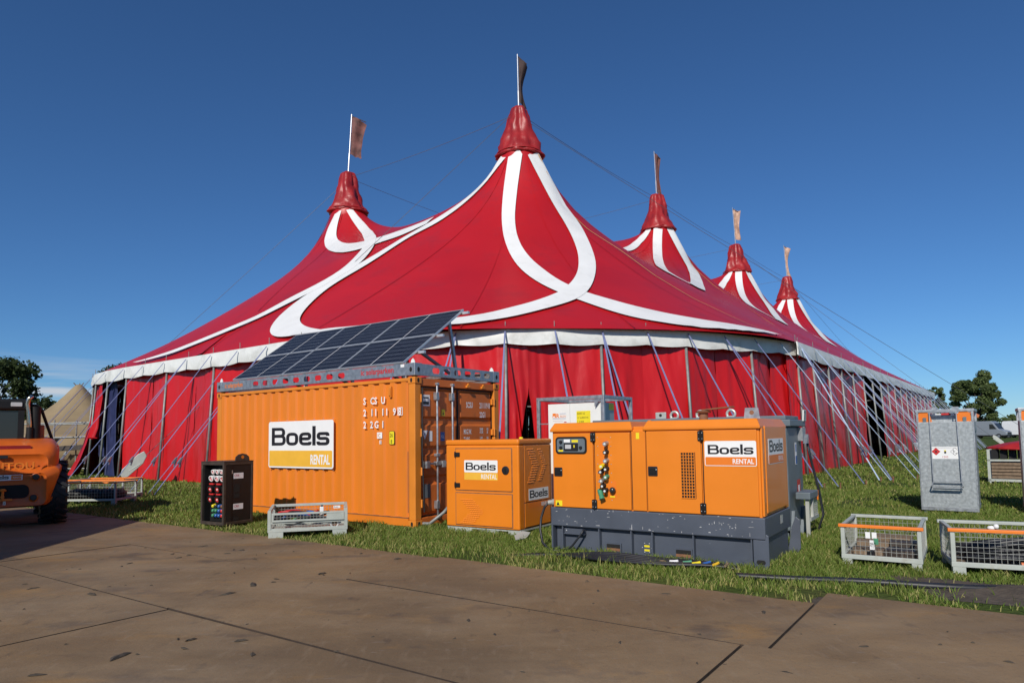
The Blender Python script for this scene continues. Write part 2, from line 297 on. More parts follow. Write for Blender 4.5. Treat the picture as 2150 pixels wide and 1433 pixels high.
# plate road: rows of loose steel plates along e, rows stacked along -n
E_ = Vector((.8166, -.5772, 0)); N_ = Vector((.5772, .8166, 0))
def platemat():
    m = bpy.data.materials.new("rusty_road_plate"); m.use_nodes = True; n = m.node_tree.nodes; l = m.node_tree.links; b = n['Principled BSDF']
    t = n.new("ShaderNodeNewGeometry"); oi = n.new("ShaderNodeObjectInfo")
    def nzz(sc, det=6, st=None, w_=False):
        k = n.new("ShaderNodeTexNoise"); k.noise_dimensions = '4D'; k.inputs['Scale'].default_value = sc; k.inputs['Detail'].default_value = det; k.inputs['Roughness'].default_value = .62
        v = t.outputs['Position']
        if st: mp_ = n.new("ShaderNodeMapping"); mp_.inputs['Scale'].default_value = st; l.new(v, mp_.inputs[0]); v = mp_.outputs[0]
        l.new(v, k.inputs['Vector'])
        mm = n.new("ShaderNodeMath"); mm.operation = 'MULTIPLY'; mm.inputs[1].default_value = .22; l.new(oi.outputs['Random'], mm.inputs[0]); l.new(mm.outputs[0], k.inputs['W']); return k.outputs[0]
    def ramp(f, a, b_, c1, c2, amt=1):
        r = n.new("ShaderNodeMapRange"); r.inputs[1].default_value = a; r.inputs[2].default_value = b_; r.inputs[4].default_value = amt; l.new(f, r.inputs[0])
        x = n.new("ShaderNodeMix"); x.data_type = 'RGBA'; l.new(r.outputs[0], x.inputs[0])
        for i, c in ((6, c1), (7, c2)):
            if isinstance(c, tuple): x.inputs[i].default_value = (*c, 1)
            else: l.new(c, x.inputs[i])
        return x.outputs[2]
    c = ramp(nzz(.55, 7), .38, .64, (.175, .118, .066), (.265, .17, .085))
    c = ramp(nzz(.9, 6, (1, 2.2, 1)), .56, .70, c, (.31, .175, .062), .8)
    c = ramp(nzz(1.1, 8, (1, 1.8, 1)), .56, .66, c, (.085, .062, .048), .75)
    c = ramp(nzz(3.4, 9, (1.4, .8, 1)), .60, .66, c, (.075, .055, .042), .5)
    c = ramp(nzz(90, 3), .5, .75, c, (.10, .075, .055), .5)
    c = ramp(nzz(9, 9, (.5, 3, 1)), .66, .70, c, (.34, .29, .24), .6)
    c = ramp(nzz(5, 8, (1, 3, 1)), .60, .72, c, (.24, .19, .145), .55)
    c = ramp(nzz(38, 4), .62, .74, c, (.06, .045, .034), .6)
    c = ramp(nzz(.7, 9, (.8, 1.5, 1)), .44, .66, c, (.36, .265, .165), .42)
    c = ramp(nzz(6, 9, (2.5, .6, 1)), .55, .75, c, (.33, .25, .17), .35)
    l.new(c, b.inputs['Base Color'])
    r = n.new("ShaderNodeMapRange"); r.inputs[3].default_value = .62; r.inputs[4].default_value = .95; l.new(nzz(2.2), r.inputs[0]); l.new(r.outputs[0], b.inputs['Roughness']); b.inputs['Specular IOR Level'].default_value = .3
    bp = n.new("ShaderNodeBump"); bp.inputs['Strength'].default_value = .35; bp.inputs['Distance'].default_value = .01; l.new(nzz(24), bp.inputs['Height'])
    b2 = n.new("ShaderNodeBump"); b2.inputs['Strength'].default_value = .25; b2.inputs['Distance'].default_value = .05; l.new(nzz(2.5), b2.inputs['Height']); l.new(bp.outputs[0], b2.inputs['Normal']); l.new(b2.outputs[0], b.inputs['Normal'])
    return m
M['plate'] = platemat(); M['edge'] = pm('plate_edge', (.045, .03, .022), .9, var=.3, scale=9)
road = bpy.data.objects.new("road", None); C.objects.link(road); road['kind'] = 'structure'
def road_plate(s0, s1, n0, n1, zt, tilt=(0, 0), rot=0):
    L_ = s1-s0-random.uniform(.018, .04); W_ = n1-n0-.012; mb = MB()
    mb.box(-L_/2, L_/2, -W_/2, W_/2, -.02, 0); mb.m = [1, 0, 1, 1, 1, 1]
    o = mb.build('steel_plate', ['plate', 'edge'], road)
    c = E_*((s0+s1)/2)+N_*((n0+n1)/2); o.location = (c.x, c.y, zt); o.rotation_euler = (tilt[0], tilt[1], math.atan2(E_.y, E_.x)+rot)
rows = [(5.0, 6.55, [-25.2, -20.0, -15.0, -10.3, -5.78, -1.36, 3.2, 7.8, 12.4]), (3.3, 5.0, [-25.2, -20, -15, -10.48, -6.22, -1.54, 3.0, 7.6, 12.2]),
        (1.65, 3.3, [-24, -19.6, -15, -10.6, -6.2, -1.7, 2.8, 7.3, 11.8]), (0, 1.65, [-24, -19, -14.6, -10.2, -5.8, -1.3, 3.2, 7.7]), (-1.65, 0, [-19, -14.6, -10.2, -5.8, -1.3, 3.2, 7.7]), (-3.3, -1.65, [-14.6, -10.2, -5.8, -1.3, 3.2, 7.7])]
for j, (n0, n1, js) in enumerate(rows):
    for i in range(len(js)-1):
        n1_ = n1
        if j == 0 and js[i] > -2: n1_ = n1+.45
        road_plate(js[i], js[i+1], n0, n1_, .022+random.uniform(0, .009), (random.uniform(-.003, .004), random.uniform(-.003, .003)), random.uniform(-.003, .003))
mb = MB(); mb.prism([(-26, -3.5), (13, -3.5), (13, 6.9), (-1.4, 6.9), (-1.5, 6.5), (-26, 6.5)], (0, 0, 0), E_, N_, .004); rb = mb.build('road_bed', 'soil', road)
# crumbs of dried mud lying on the plates
mb = MB()
for i in range(240):
    s_ = random.uniform(-10, 4.5); n_ = random.uniform(1.2, 6.4)**1.0; p = E_*s_+N_*n_; r = random.uniform(.004, .02)*(1.9 if random.random() < .10 else 1); a = random.uniform(0, pi); q = random.uniform(1.4, 4.0)
    k = 9; top = [(p.x+r*q*cos(a+.0)*cos(t)*random.uniform(.35, 1.2)-r*sin(a)*sin(t)*random.uniform(.4, 1.4), p.y+r*q*sin(a)*cos(t)*random.uniform(.6, 1.1)+r*cos(a)*sin(t)*random.uniform(.6, 1.2)) for t in [2*pi*x/k for x in range(k)]]
    vs = [(x, y, .026) for x, y in top]+[(p.x+(x-p.x)*.6, p.y+(y-p.y)*.6, .031+r*random.uniform(.0, .22)) for x, y in top]+[(p.x, p.y, .033+r*.15)]
    mb.add(vs, [(t, (t+1) % k, (t+1) % k+k, t+k) for t in range(k)]+[(t+k, (t+1) % k+k, 2*k) for t in range(k)])
mb.build("mud_crumbs", 'clod', kind='stuff')

# ------------------------------------------------------------------ circus tent
TH = R(37.2); TA = Vector((sin(TH), cos(TH), 0)); TV = Vector((-cos(TH), sin(TH), 0)); T0 = Vector((.5, 30.2, 0))
NU, SU, SV, ZE, ZT, R0, RC = 4, 14.6, 12.1, 4.62, 14.3, .95, 11.65
def bound(u, v):
    uc = np.clip(u, 0, SU*(NU-1)); vc = np.clip(v, 0, SV); r = np.hypot(u-uc, v-vc); ph = np.arctan2(v-vc, u-uc)
    return RC+np.where((np.asarray(v) > SV) & (np.asarray(u) < 0), .75, -.85)*np.sin(2*ph)**2-r
hg = .25; us = np.arange(-13, SU*(NU-1)+13, hg); vg = np.arange(-13, SV+13, hg); UU, VV = np.meshgrid(us, vg, indexing='ij')
ins = bound(UU, VV) > 0; dm = np.full(UU.shape, 1e9)
for i in range(NU):
    for j in range(2): dm = np.minimum(dm, np.hypot(UU-i*SU, VV-j*SV))
ring = dm < R0; fixm = ~ins | ring
ZZ = np.where(ring, ZT, np.where(ins, ZE+4*np.exp(-dm/4), ZE))
rv = [-11.65, -10, -8, -6.5, -5, -3.5, -2.2, -.95]; rz = [4.62, 5.4, 6.6, 7.7, 9.0, 10.15, 11.5, 14.3]     # ropes running down from the masts lift the cloth
for i in range(NU):
    m_ = (abs(UU-i*SU) <= .13) & (VV < -.95) & ins
    ZZ = np.where(m_, np.interp(VV, rv, rz), ZZ); fixm = fixm | m_
qq = (-.012*((VV < .5) & (UU > 1))+.002*((VV >= .5) | (UU <= 1))+.046*np.clip((VV-.5)/1.5, 0, 1)*np.clip((SV-.5-VV)/1.5, 0, 1))*hg*hg/4
ii, jj = np.indices(ZZ.shape); inn = np.zeros(ZZ.shape, bool); inn[1:-1, 1:-1] = True
for it in range(500):
    for par in (0, 1):
        m_ = inn & ~fixm & ((ii+jj) % 2 == par); Nn = np.zeros_like(ZZ)
        Nn[1:-1, 1:-1] = (ZZ[2:, 1:-1]+ZZ[:-2, 1:-1]+ZZ[1:-1, 2:]+ZZ[1:-1, :-2])/4+qq[1:-1, 1:-1]
        ZZ = np.where(m_, ZZ+1.93*(Nn-ZZ), ZZ)
def zf(u, v):
    a = min(max((u-us[0])/hg, 0), len(us)-1.001); b = min(max((v-vg[0])/hg, 0), len(vg)-1.001); i = int(a); j = int(b); fa = a-i; fb = b-j
    return float(ZZ[i, j]*(1-fa)*(1-fb)+ZZ[i+1, j]*fa*(1-fb)+ZZ[i, j+1]*(1-fa)*fb+ZZ[i+1, j+1]*fa*fb)
def tw(u, v, z): p = T0+TA*u+TV*v; return Vector((p.x-T0.x, p.y-T0.y, z))      # tent-local metres (empty at the first mast's foot)
tent = thing("circus_tent", "huge red big top tent with white looping stripes and many red peaks", "circus tent", (T0.x, T0.y, 0))
nr = 14
rt = [0, .005, .011, .018, .027, .04, .07, .12, .18, .25, .33, .41, .5, .59, .68, .77, .86, .94, 1.0]
for i in range(NU):
    for j in range(2):
        angs = sorted(set([k*5. for k in range(72)]+[math.degrees(math.atan2(y, x)) % 360 for x in (-SU/2, SU/2, -RC, RC) for y in (-SV/2, SV/2, -RC, RC)]))
        rows_ = []
        for a in angs:
            ca, sa = cos(R(a)), sin(R(a)); u0, v0 = i*SU, j*SV; t = 30.
            if ca > 1e-6 and i < NU-1: t = min(t, SU/2/ca)
            if ca < -1e-6 and i > 0: t = min(t, -SU/2/ca)
            if sa > 1e-6 and j == 0: t = min(t, SV/2/sa)
            if sa < -1e-6 and j == 1: t = min(t, -SV/2/sa)
            lo, hi = 0, t
            onb = bound(u0+ca*t, v0+sa*t) < 0
            if onb:
                for _ in range(40):
                    md = (lo+hi)/2
                    if bound(u0+ca*md, v0+sa*md) > 0: lo = md
                    else: hi = md
                t = lo
            col = []
            for f in rt:
                r = R0+(t-R0)*f; u, v = u0+ca*r, v0+sa*r
                col.append(tw(u, v, ZE if (onb and f == 1) else (ZT if f == 0 else zf(u, v))))
            rows_.append(col)
        mb = MB(); n = len(rows_); k = len(rt); mb.add([p for c_ in rows_ for p in c_], [(a*k+b, a*k+b+1, ((a+1) % n)*k+b+1, ((a+1) % n)*k+b) for a in range(n) for b in range(k-1)])
        mb.build('roof_panel', 'tent_red', tent, smooth=True)
def resamp(P, n):
    P = [Vector((*p, 0)) for p in P]; L = [0]
    for a, b in zip(P, P[1:]): L.append(L[-1]+(b-a).length)
    o = []; 
    for k in range(n):
        t = L[-1]*k/(n-1); i = 0
        while i < len(P)-2 and L[i+1] < t: i += 1
        f = (t-L[i])/max(1e-9, L[i+1]-L[i]); o.append(P[i].lerp(P[i+1], min(1, f)))
    return o
def smooth2(P, it=2):
    for _ in range(it): P = [P[0]]+[(P[i-1]+P[i]*2+P[i+1])/4 for i in range(1, len(P)-1)]+[P[-1]]
    return P
def stripe(A, B, du=0., dv=0., name='white_stripe', mat='tent_white', lift=.058, n=None):
    n = n or 56; A = smooth2(resamp(A, n)); B = smooth2(resamp(B, n)); mb = MB(); cr_ = 1 if n == 26 else 6; rowsv = []
    for a, b in zip(A, B):
        r_ = []
        for k in range(cr_+1):
            p = a.lerp(b, k/cr_); u, v = p.x+du, p.y+dv; e = .06
            gx = (zf(u+e, v)-zf(u-e, v))/(2*e); gy = (zf(u, v+e)-zf(u, v-e))/(2*e); l_ = math.sqrt(1+gx*gx+gy*gy)
            q = tw(u-gx/l_*lift, v-gy/l_*lift, zf(u, v)+lift/l_); r_.append(q)
        rowsv += r_
    k = cr_+1; mb.add(rowsv, [(i*k+j, i*k+j+1, (i+1)*k+j+1, (i+1)*k+j) for i in range(n-1) for j in range(cr_)])
    return mb.build(name, mat, tent, smooth=True)
FL = ([(-.85, -.07), (-1.29, -.21), (-1.95, -.54), (-2.86, -1.13), (-3.71, -1.87), (-4.39, -2.62), (-4.99, -3.42), (-5.38, -4.17), (-5.64, -4.91), (-5.79, -5.77), (-5.8, -6.49), (-5.82, -7.17), (-5.77, -8.09), (-5.51, -8.87), (-4.99, -9.64), (-4.11, -10.44), (-2.93, -11.06), (-.5, -11.5)],
      [(-.74, -.69), (-1.11, -.79), (-1.7, -1.07), (-2.57, -1.58), (-3.3, -2.2), (-3.86, -2.86), (-4.33, -3.64), (-4.63, -4.4), (-4.89, -5.09), (-5.0, -5.66), (-5.03, -6.38), (-4.87, -7.07), (-4.64, -7.93), (-4.17, -8.91), (-3.35, -9.86), (-2.2, -10.55), (-1.2, -10.95), (-.25, -11.35)])
FR = ([(-.57, -.86), (-.52, -1.27), (-.59, -1.81), (-.77, -2.41), (-1.09, -3.08), (-1.68, -3.81), (-2.37, -4.44), (-3.04, -4.88), (-3.74, -5.26), (-4.43, -5.51), (-5.0, -5.66), (-5.79, -5.77), (-6.46, -5.7), (-7.24, -5.56), (-7.92, -5.31), (-8.53, -5.12), (-9.15, -4.75), (-9.9, -4.05), (-10.5, -3.15), (-10.9, -2.15), (-11.1, -1.4), (-11.28, -.52)],
      [(-.0, -.98), (.14, -1.39), (.30, -1.81), (.2, -2.4), (-.25, -3.31), (-1.26, -4.35), (-2.04, -5.0), (-2.75, -5.45), (-3.58, -5.85), (-4.4, -6.19), (-5.03, -6.38), (-5.8, -6.49), (-6.52, -6.4), (-7.39, -6.18), (-8.09, -5.95), (-8.83, -5.64), (-9.55, -5.15), (-10.3, -4.35), (-10.9, -3.25), (-11.3, -2.2), (-11.45, -1.4), (-11.52, .6)])
HK = ([(-11.28, -.52), (-11.07, .32), (-10.85, 1.0), (-10.53, 1.66), (-10.23, 2.03), (-9.79, 2.36), (-9.1, 2.7), (-8.35, 2.88), (-7.58, 2.78), (-6.94, 2.61), (-6.12, 2.54), (-5.24, 2.49), (-4.5, 2.38), (-3.69, 1.79), (-2.89, 1.46), (-1.97, 1.08), (-1.36, .59), (-.98, .17), (-.86, -.06)],
      [(-11.52, .77), (-11.5, 1.34), (-11.32, 2.05), (-11.01, 2.66), (-10.68, 3.06), (-10.16, 3.44), (-9.54, 3.65), (-8.75, 3.73), (-8.05, 3.56), (-7.31, 3.39), (-6.62, 3.18), (-5.82, 3.01), (-4.5, 2.8), (-3.56, 2.4), (-2.6, 1.95), (-1.6, 1.3), (-.95, .5), (-.8, .3)])
RL = ([(-.82, 11.55), (-1.1, 11.65), (-1.4, 11.6), (-2.01, 11.12), (-2.65, 10.26), (-3.49, 8.93), (-4.32, 7.45), (-4.81, 6.35), (-4.98, 5.51), (-4.95, 4.91), (-4.72, 4.39), (-4.56, 3.92), (-4.35, 3.3), (-3.91, 2.9), (-3.5, 2.5)],
      [(-.78, 11.23), (-.99, 11.18), (-1.35, 10.92), (-1.77, 10.48), (-2.18, 9.88), (-2.68, 8.95), (-3.2, 7.83), (-3.53, 6.86), (-3.62, 6.25), (-3.65, 5.42), (-3.62, 4.8), (-3.44, 4.25), (-3.31, 3.74), (-3.1, 3.2), (-2.8, 2.7)])
RR = ([(-.63, 11.1), (-.67, 10.67), (-.94, 9.85), (-1.67, 8.63), (-3.62, 6.25), (-5.0, 4.85), (-5.94, 4.28), (-6.82, 3.86), (-7.41, 3.82), (-8.1, 4.05), (-8.87, 4.64), (-9.85, 5.1), (-10.64, 6.96), (-11.2, 8.7), (-11.42, 10.2), (-11.52, 11.3)],
      [(-.38, 10.79), (-.28, 10.44), (-.45, 9.69), (-1.41, 8.14), (-3.34, 5.79), (-4.72, 4.39), (-5.72, 3.62), (-6.68, 3.12), (-7.27, 3.09), (-8.44, 3.45), (-9.22, 4.06), (-10.08, 4.7), (-10.87, 6.54), (-11.42, 8.3), (-11.54, 9.6), (-11.58, 10.8)])
MM = ([(-.94, -.19), (-1.38, -.3), (-2.3, -.69), (-3.86, -1.42), (-6.0, -2.58), (-7.6, -3.9), (-8.2, -5.3)], [(-.62, -.6), (-1.01, -.72), (-1.64, -.97), (-2.7, -1.45), (-3.97, -2.12), (-5.9, -3.24), (-6.9, -4.2), (-7.3, -5.0)])
MR = ([(-.45, -.78), (-.56, -1.04), (-.7, -1.42), (-1.0, -1.91), (-1.53, -2.43), (-2.62, -3.04), (-4.39, -3.8), (-6.4, -4.6), (-7.3, -4.8)], [(-.05, -.98), (-.0, -1.38), (.0, -1.74), (-.2, -2.3), (-.87, -2.89), (-2.49, -3.71), (-4.98, -4.8), (-7.0, -5.6), (-8.2, -5.7)])
stripe(*FL); stripe(*FR, lift=.07); stripe(*HK, lift=.065); sh = lambda P: [(x, y+max(0, y-4)/7.65*.45) for x, y in P]
stripe(sh(RL[0]), sh(RL[1])); stripe(sh(RR[0]), sh(RR[1]), lift=.07)
# far side of the second peak and the peaks behind
stripe([(-.6, SV+.62), (-3., SV+2.9), (-6.2, SV+5.6), (-8, SV+7)], [(-.72, SV+.5), (-3.2, SV+2.6), (-6.6, SV+5.2), (-8.3, SV+6.6)])
for i in range(1, NU):
    stripe(*MM, i*SU); stripe(*MR, i*SU, lift=.07)
    stripe([(-.86, .22), (-1.42, .5), (-2.47, .5), (-4.42, .2), (-6.5, .1)], [(-.91, -.05), (-1.37, .02), (-2.28, .05), (-4.6, -.35), (-6.5, -.4)], i*SU)
for i in range(NU): stripe([(-.03, -.98), (-.03, -4.5), (-.03, -7), (-.03, -11.45)], [(.03, -.98), (.03, -4.5), (.03, -7), (.03, -11.45)], i*SU, name='seam_rope', mat='seam', lift=.05)
# welded seams of the cloth, fanning out from the masts
M['weld'] = pm("weld_seam", (.36, .007, .014), .45)
for (i, j, a0_, a1_, st_) in ((0, 0, 99, 342, 27), (0, 1, 105, 264, 27), (1, 0, 189, 342, 30), (2, 0, 189, 342, 30), (3, 0, 189, 342, 30)):
    for a in range(a0_, a1_, st_):
        ca, sa = cos(R(a)), sin(R(a)); u0, v0 = i*SU, j*SV; t = 1.
        while t < 13 and bound(u0+ca*t, v0+sa*t) > .05 and (i == NU-1 or ca*t < SU/2) and (i == 0 or -ca*t < SU/2) and (j == 1 or sa*t < SV/2) and (j == 0 or -sa*t < SV/2): t += .1
        if t < 3: continue
        px_, py_ = -sa*.022, ca*.022
        stripe([(u0+ca*1.02+px_, v0+sa*1.02+py_), (u0+ca*t+px_, v0+sa*t+py_)], [(u0+ca*1.02-px_, v0+sa*1.02-py_), (u0+ca*t-px_, v0+sa*t-py_)], name='weld_seam', mat='tent_red', lift=.02, n=26)
# hoods over the mast heads
for i in range(NU):
    for j in range(2):
        if j == 1 and i > 0: continue
        sd_ = i*3.1+j*7.7
        def wob(a, z): q = max(0, min(1, (z-14.25)/.5)); return q*(.06*sin(3*a+sd_+z*1.5)+.06*sin(5*a-1.3*sd_+2*z)+.04*sin(9*a+2*sd_))+.16*noise.noise((cos(a)*1.6, sin(a)*1.6, z*2.2+sd_))+q*.10*(abs(sin(2.5*a+sd_+.8*z))-.5)+.09*noise.noise((cos(a)*3, sin(a)*3, z*3+sd_))+.06*noise.noise((cos(a)*5, sin(a)*5, z*5+sd_))
        mb = MB(); c = tw(i*SU, j*SV, 0)
        mb.lathe([(1.0, 14.16), (1.10, 14.18), (1.09, 14.25), (1.02, 14.33), (.97, 14.43), (.92, 14.55), (.87, 14.7), (.82, 14.84), (.76, 15.0), (.70, 15.15), (.645, 15.3), (.60, 15.45), (.565, 15.6), (.54, 15.75), (.52, 15.9), (.49, 16.05), (.46, 16.2), (.42, 16.35), (.39, 16.48), (.28, 16.56), (.1, 16.57)], 64, c, wob=wob)
        mb.build('mast_hood', 'hood_red', tent, smooth=True)
        MB().tube([c+Vector((1.045*cos(t), 1.045*sin(t), 14.33)) for t in [2*pi*x/40 for x in range(41)]], .028, 6).build('hood_rope', 'rtarp', tent, smooth=True)
        MB().tube([c+Vector((0, 0, 0)), c+Vector((0, 0, 16.5))], .18, 10).build('mast', 'pole', tent)
# eave outline: pins with outward normals
def corner(cu, cv, a0, a1, n, skip=True):
    o = []
    for k in range(n+1):
        if skip and k in (0, n): continue
        a = R(a0+(a1-a0)*k/n); r = RC+(.75 if (cu, cv, a0) == (0, SV, 90) else -.85)*sin(2*a)**2; o.append((cu+r*cos(a), cv+r*sin(a)))
    return o
UE = SU*(NU-1)
pins = []
pins += [(-RC, SV-SV*k/7) for k in range(8)]                         # near end, from the left peak to the first mast
for x, y in ((-3.2, 20.35), (-1.6, 19.75), (-.17, 19.5), (1.26, 19.55), (2.67, 19.88), (4.05, 20.15), (5.36, 20.55), (6.63, 21.14), (7.84, 21.92), (9.04, 22.87), (10.13, 23.8)):   # rounded near corner
    q_ = Vector((x, y, 0))-T0; pins.append((q_.dot(TA), q_.dot(TV)))
pins += [(UE*k/18, -RC) for k in range(19)]                          # long right side
nvis = len(pins)
pins += corner(UE, 0, 270, 360, 7)+[(UE+RC, SV*k/4) for k in range(5)]+corner(UE, SV, 0, 90, 6)+[(UE-UE*k/12, SV+RC) for k in range(13)]
pre = corner(0, SV, 90, 180, 9); pins += pre
NP = len(pins)
def outward(k):
    a = Vector((*pins[k-1], 0)); b = Vector((*pins[(k+1) % NP], 0)); t = (b-a).normalized(); n_ = Vector((-t.y, t.x, 0))*1
    p = Vector((*pins[k], 0)); c = Vector((min(max(p.x, 0), UE), min(max(p.y, 0), SV), 0))
    return n_ if n_.dot(p-c) > 0 else -n_
PO = [outward(k) for k in range(NP)]
# valance: one white strip round the whole edge, bottom scalloped and creased
top, bot = [], []; nsub = 8
for k in range(NP):
    p = Vector((*pins[k], 0)); q = Vector((*pins[(k+1) % NP], 0))
    for s_ in range(nsub):
        f = s_/nsub; c = p.lerp(q, f); n_ = PO[k].lerp(PO[(k+1) % NP], f); x = k*7.13+f*3
        wv = .035*noise.noise((x, .3, 0))+.03*sin(f*pi)*noise.noise((x*.5, 4, 1)); dp = .43+.06*noise.noise((k*.37+f*.37, 2, 7))+.05*sin(f*pi)
        top.append((c+n_*.03, ZE+.02)); bot.append((c, n_, wv, dp))
mb = MB(); rowsV = []
for (c0, z0), (c, n_, wv, dp) in zip(top, bot):
    rowsV += [tw(c0.x, c0.y, z0), tw((c+n_*(.05+wv*.6)).x, (c+n_*(.05+wv*.6)).y, ZE-dp*.3), tw((c+n_*(.06-wv)).x, (c+n_*(.06-wv)).y, ZE-dp*.65), tw((c+n_*(.05+wv*1.3)).x, (c+n_*(.05+wv*1.3)).y, ZE-dp)]
n = len(top); mb.add(rowsV, [(a*4+b, ((a+1) % n)*4+b, ((a+1) % n)*4+b+1, a*4+b+1) for a in range(n) for b in range(3)])
mb.build('valance', 'valance', tent, smooth=True)
# wall curtains between the pins (folded in and out), with three openings
def is_open(k):
    u = (pins[k][0]+pins[(k+1) % NP][0])/2; v = (pins[k][1]+pins[(k+1) % NP][1])/2
    if v < -RC+.2 and 11.2 < u < 20: return 'right'
    if u < -RC*.6 and 13.0 < v < 17.2: return 'left'
    return None
KF = min(range(NP), key=lambda k: (tw((pins[k][0]+pins[(k+1) % NP][0])/2, (pins[k][1]+pins[(k+1) % NP][1])/2, 0)-Vector((.05, -10.8, 0))).length)
for k in range(NP):
    op = is_open(k)
    if op: continue
    p = Vector((*pins[k], 0)); q = Vector((*pins[(k+1) % NP], 0)); a = PO[k]; b = PO[(k+1) % NP]
    ia = .34 if k % 2 else .06; ib = .34 if (k+1) % 2 else .06
    front = k == KF          # the tied-back entrance in the rounded corner
    hem = lambda z: max(0., (2.75-z)/2.75)**.75                          # how far the two halves of the entrance are parted
    for side in ((0, 1) if front else (2,)):
        mb = MB(); nu_, nz_ = (12, 18) if front else (18, 14); vs = []
        for s_ in range(nu_+1):
            for t in range(nz_+1):
                z = 4.42*(1-t/nz_); f = s_/nu_
                if side == 0: f *= .46-.30*hem(z)
                if side == 1: f = 1-(1-f)*(.54-.20*hem(z))
                c = p.lerp(q, f); n_ = a.lerp(b, f).normalized(); inn_ = ia+(ib-ia)*f
                d = -inn_+.08*noise.noise((k*3.7+f*4., z*.35, 3.))*(.4+.6*t/nz_)+.045*noise.noise((k*5+f*8, z*1.2+f*4, 9))+(t/nz_)*.12
                if side < 2: d += .07*sin(f*38+z)*(1 if abs(f-.46) < .3 else 0)*min(1, hem(z)*2+.25)
                cc = c+n_*d; vs.append(tw(cc.x, cc.y, z+(.02 if t < nz_ else .01)))
        mb.add(vs, [(s_*(nz_+1)+t, (s_+1)*(nz_+1)+t, (s_+1)*(nz_+1)+t+1, s_*(nz_+1)+t+1) for s_ in range(nu_) for t in range(nz_)])
        mb.build('wall_curtain', 'wall_red', tent, smooth=True)
    if front:                         # navy lining hanging behind the entrance
        mb = MB()
        for h0, h1 in ((-.35, .30), (.70, 1.3)):
            P = []; Q = []
            for s_ in range(9):
                f = h0+(h1-h0)*s_/8; c = p.lerp(q, f); n_ = a.lerp(b, min(1, max(0, f))); d = -.75+.06*sin(s_*2.1); cc = c+n_*d; P.append(tw(cc.x, cc.y, 2.95)); Q.append(tw(cc.x, cc.y, .02))
            mb.ribbon(P, Q)
        mb.build('entrance_lining', 'navy', tent, smooth=True)
# navy and red drapes in the left opening; dark sheet behind paints in the interior shade
def drape_or_shade(a0, a1, z1, z0, mat, rr=11.45, flare=0.):
    mb = MB(); cols_ = []
    for s_ in range(15):
        f = s_/14; a = R(a0+(a1-a0)*f); col = []
        for t in range(7):
            g_ = t/6; z = z1+(z0-z1)*g_; rad = rr+.16*sin(s_*1.9)*(.3+g_)+flare*g_*g_+.12*noise.noise((s_*.5, g_*3, a0)); aa = a+R(1.2)*noise.noise((s_*.3, g_*2, a1))*g_
            col.append(tw(rad*cos(aa), SV+rad*sin(aa), z+(.35*noise.noise((s_*.35, 2, a0)) if t == 6 and z0 > .3 else 0)))
        cols_ += col
    mb.add(cols_, [(i*7+j, (i+1)*7+j, (i+1)*7+j+1, i*7+j+1) for i in range(14) for j in range(6)]); mb.build('drape_or_shade', mat, tent, smooth=True)
drape_or_shade(170, 163.5, 4.4, .03, 'navy', 11.35); drape_or_shade(165, 161, 4.4, 1.7, 'wall_red', 11.7, .3); drape_or_shade(162, 156, 4.4, .9, 'navy', 11.55); drape_or_shade(157, 149, 4.4, .03, 'wall_red', 11.8, 1.0); drape_or_shade(172, 150, 4.4, .03, 'dark', 10.3)
# side poles, ratchet straps and ground stakes
vis = list(range(0, nvis))+list(range(NP-5, NP))
strap_me = {}
for k in vis:
    p = Vector((*pins[k], 0)); n_ = PO[k]
    if k % 2 == 0 or 20 < k:
        b = p+n_*.22; t = p-n_*.06
        MB().tube([tw(b.x, b.y, 0), tw(t.x, t.y, ZE-.12)], .045, 8).build('side_pole', 'pole', tent, smooth=True)
    MB().tube([tw(p.x, p.y, ZE-.05), tw(p.x, p.y, ZE+.24)], .012, 5).build('pole_pin', 'pole', tent)
    for rep in range(3 if 19 < k < nvis else 2 if k % 3 == 0 else 1):
        off = Vector((-n_.y, n_.x, 0))*(.45*rep if k % 2 else -.5*rep); L_ = 3.35+.25*random.random()
        e = p+n_*L_+off; a3 = tw(p.x+n_.x*.1, p.y+n_.y*.1, ZE-.06); b3 = tw(e.x, e.y, .05); m_ = 'strap' if k < 17 or k > 60 or (k+rep) % 3 == 0 else 'strap2'
        dr = a3.lerp(b3, .78)
        st = MB().bar(a3, b3, .045 if k < 20 else .055, .008, up=(0, 0, 1)).build('guy_strap', m_, tent)
        if k < 30 or k > 60:
            r_ = MB(); dirn = (b3-a3).normalized(); r_.bar(dr, dr+dirn*.2, .085, .05); r_.bar(dr+dirn*.03-Vector((0, 0, .04)), dr+dirn*.13-Vector((0, 0, .16)), .05, .03)
            r_.build('ratchet', 'galv', st)
            e3 = tw(e.x+n_.x*.06, e.y+n_.y*.06, 0); MB().tube([e3+Vector((0, 0, -.1)), e3+Vector((0, 0, .13))], .018, 6).lathe([(.03, 0), (.03, .02)], 8, e3+Vector((0, 0, .13))).build('stake', 'rust_or_shade', st)
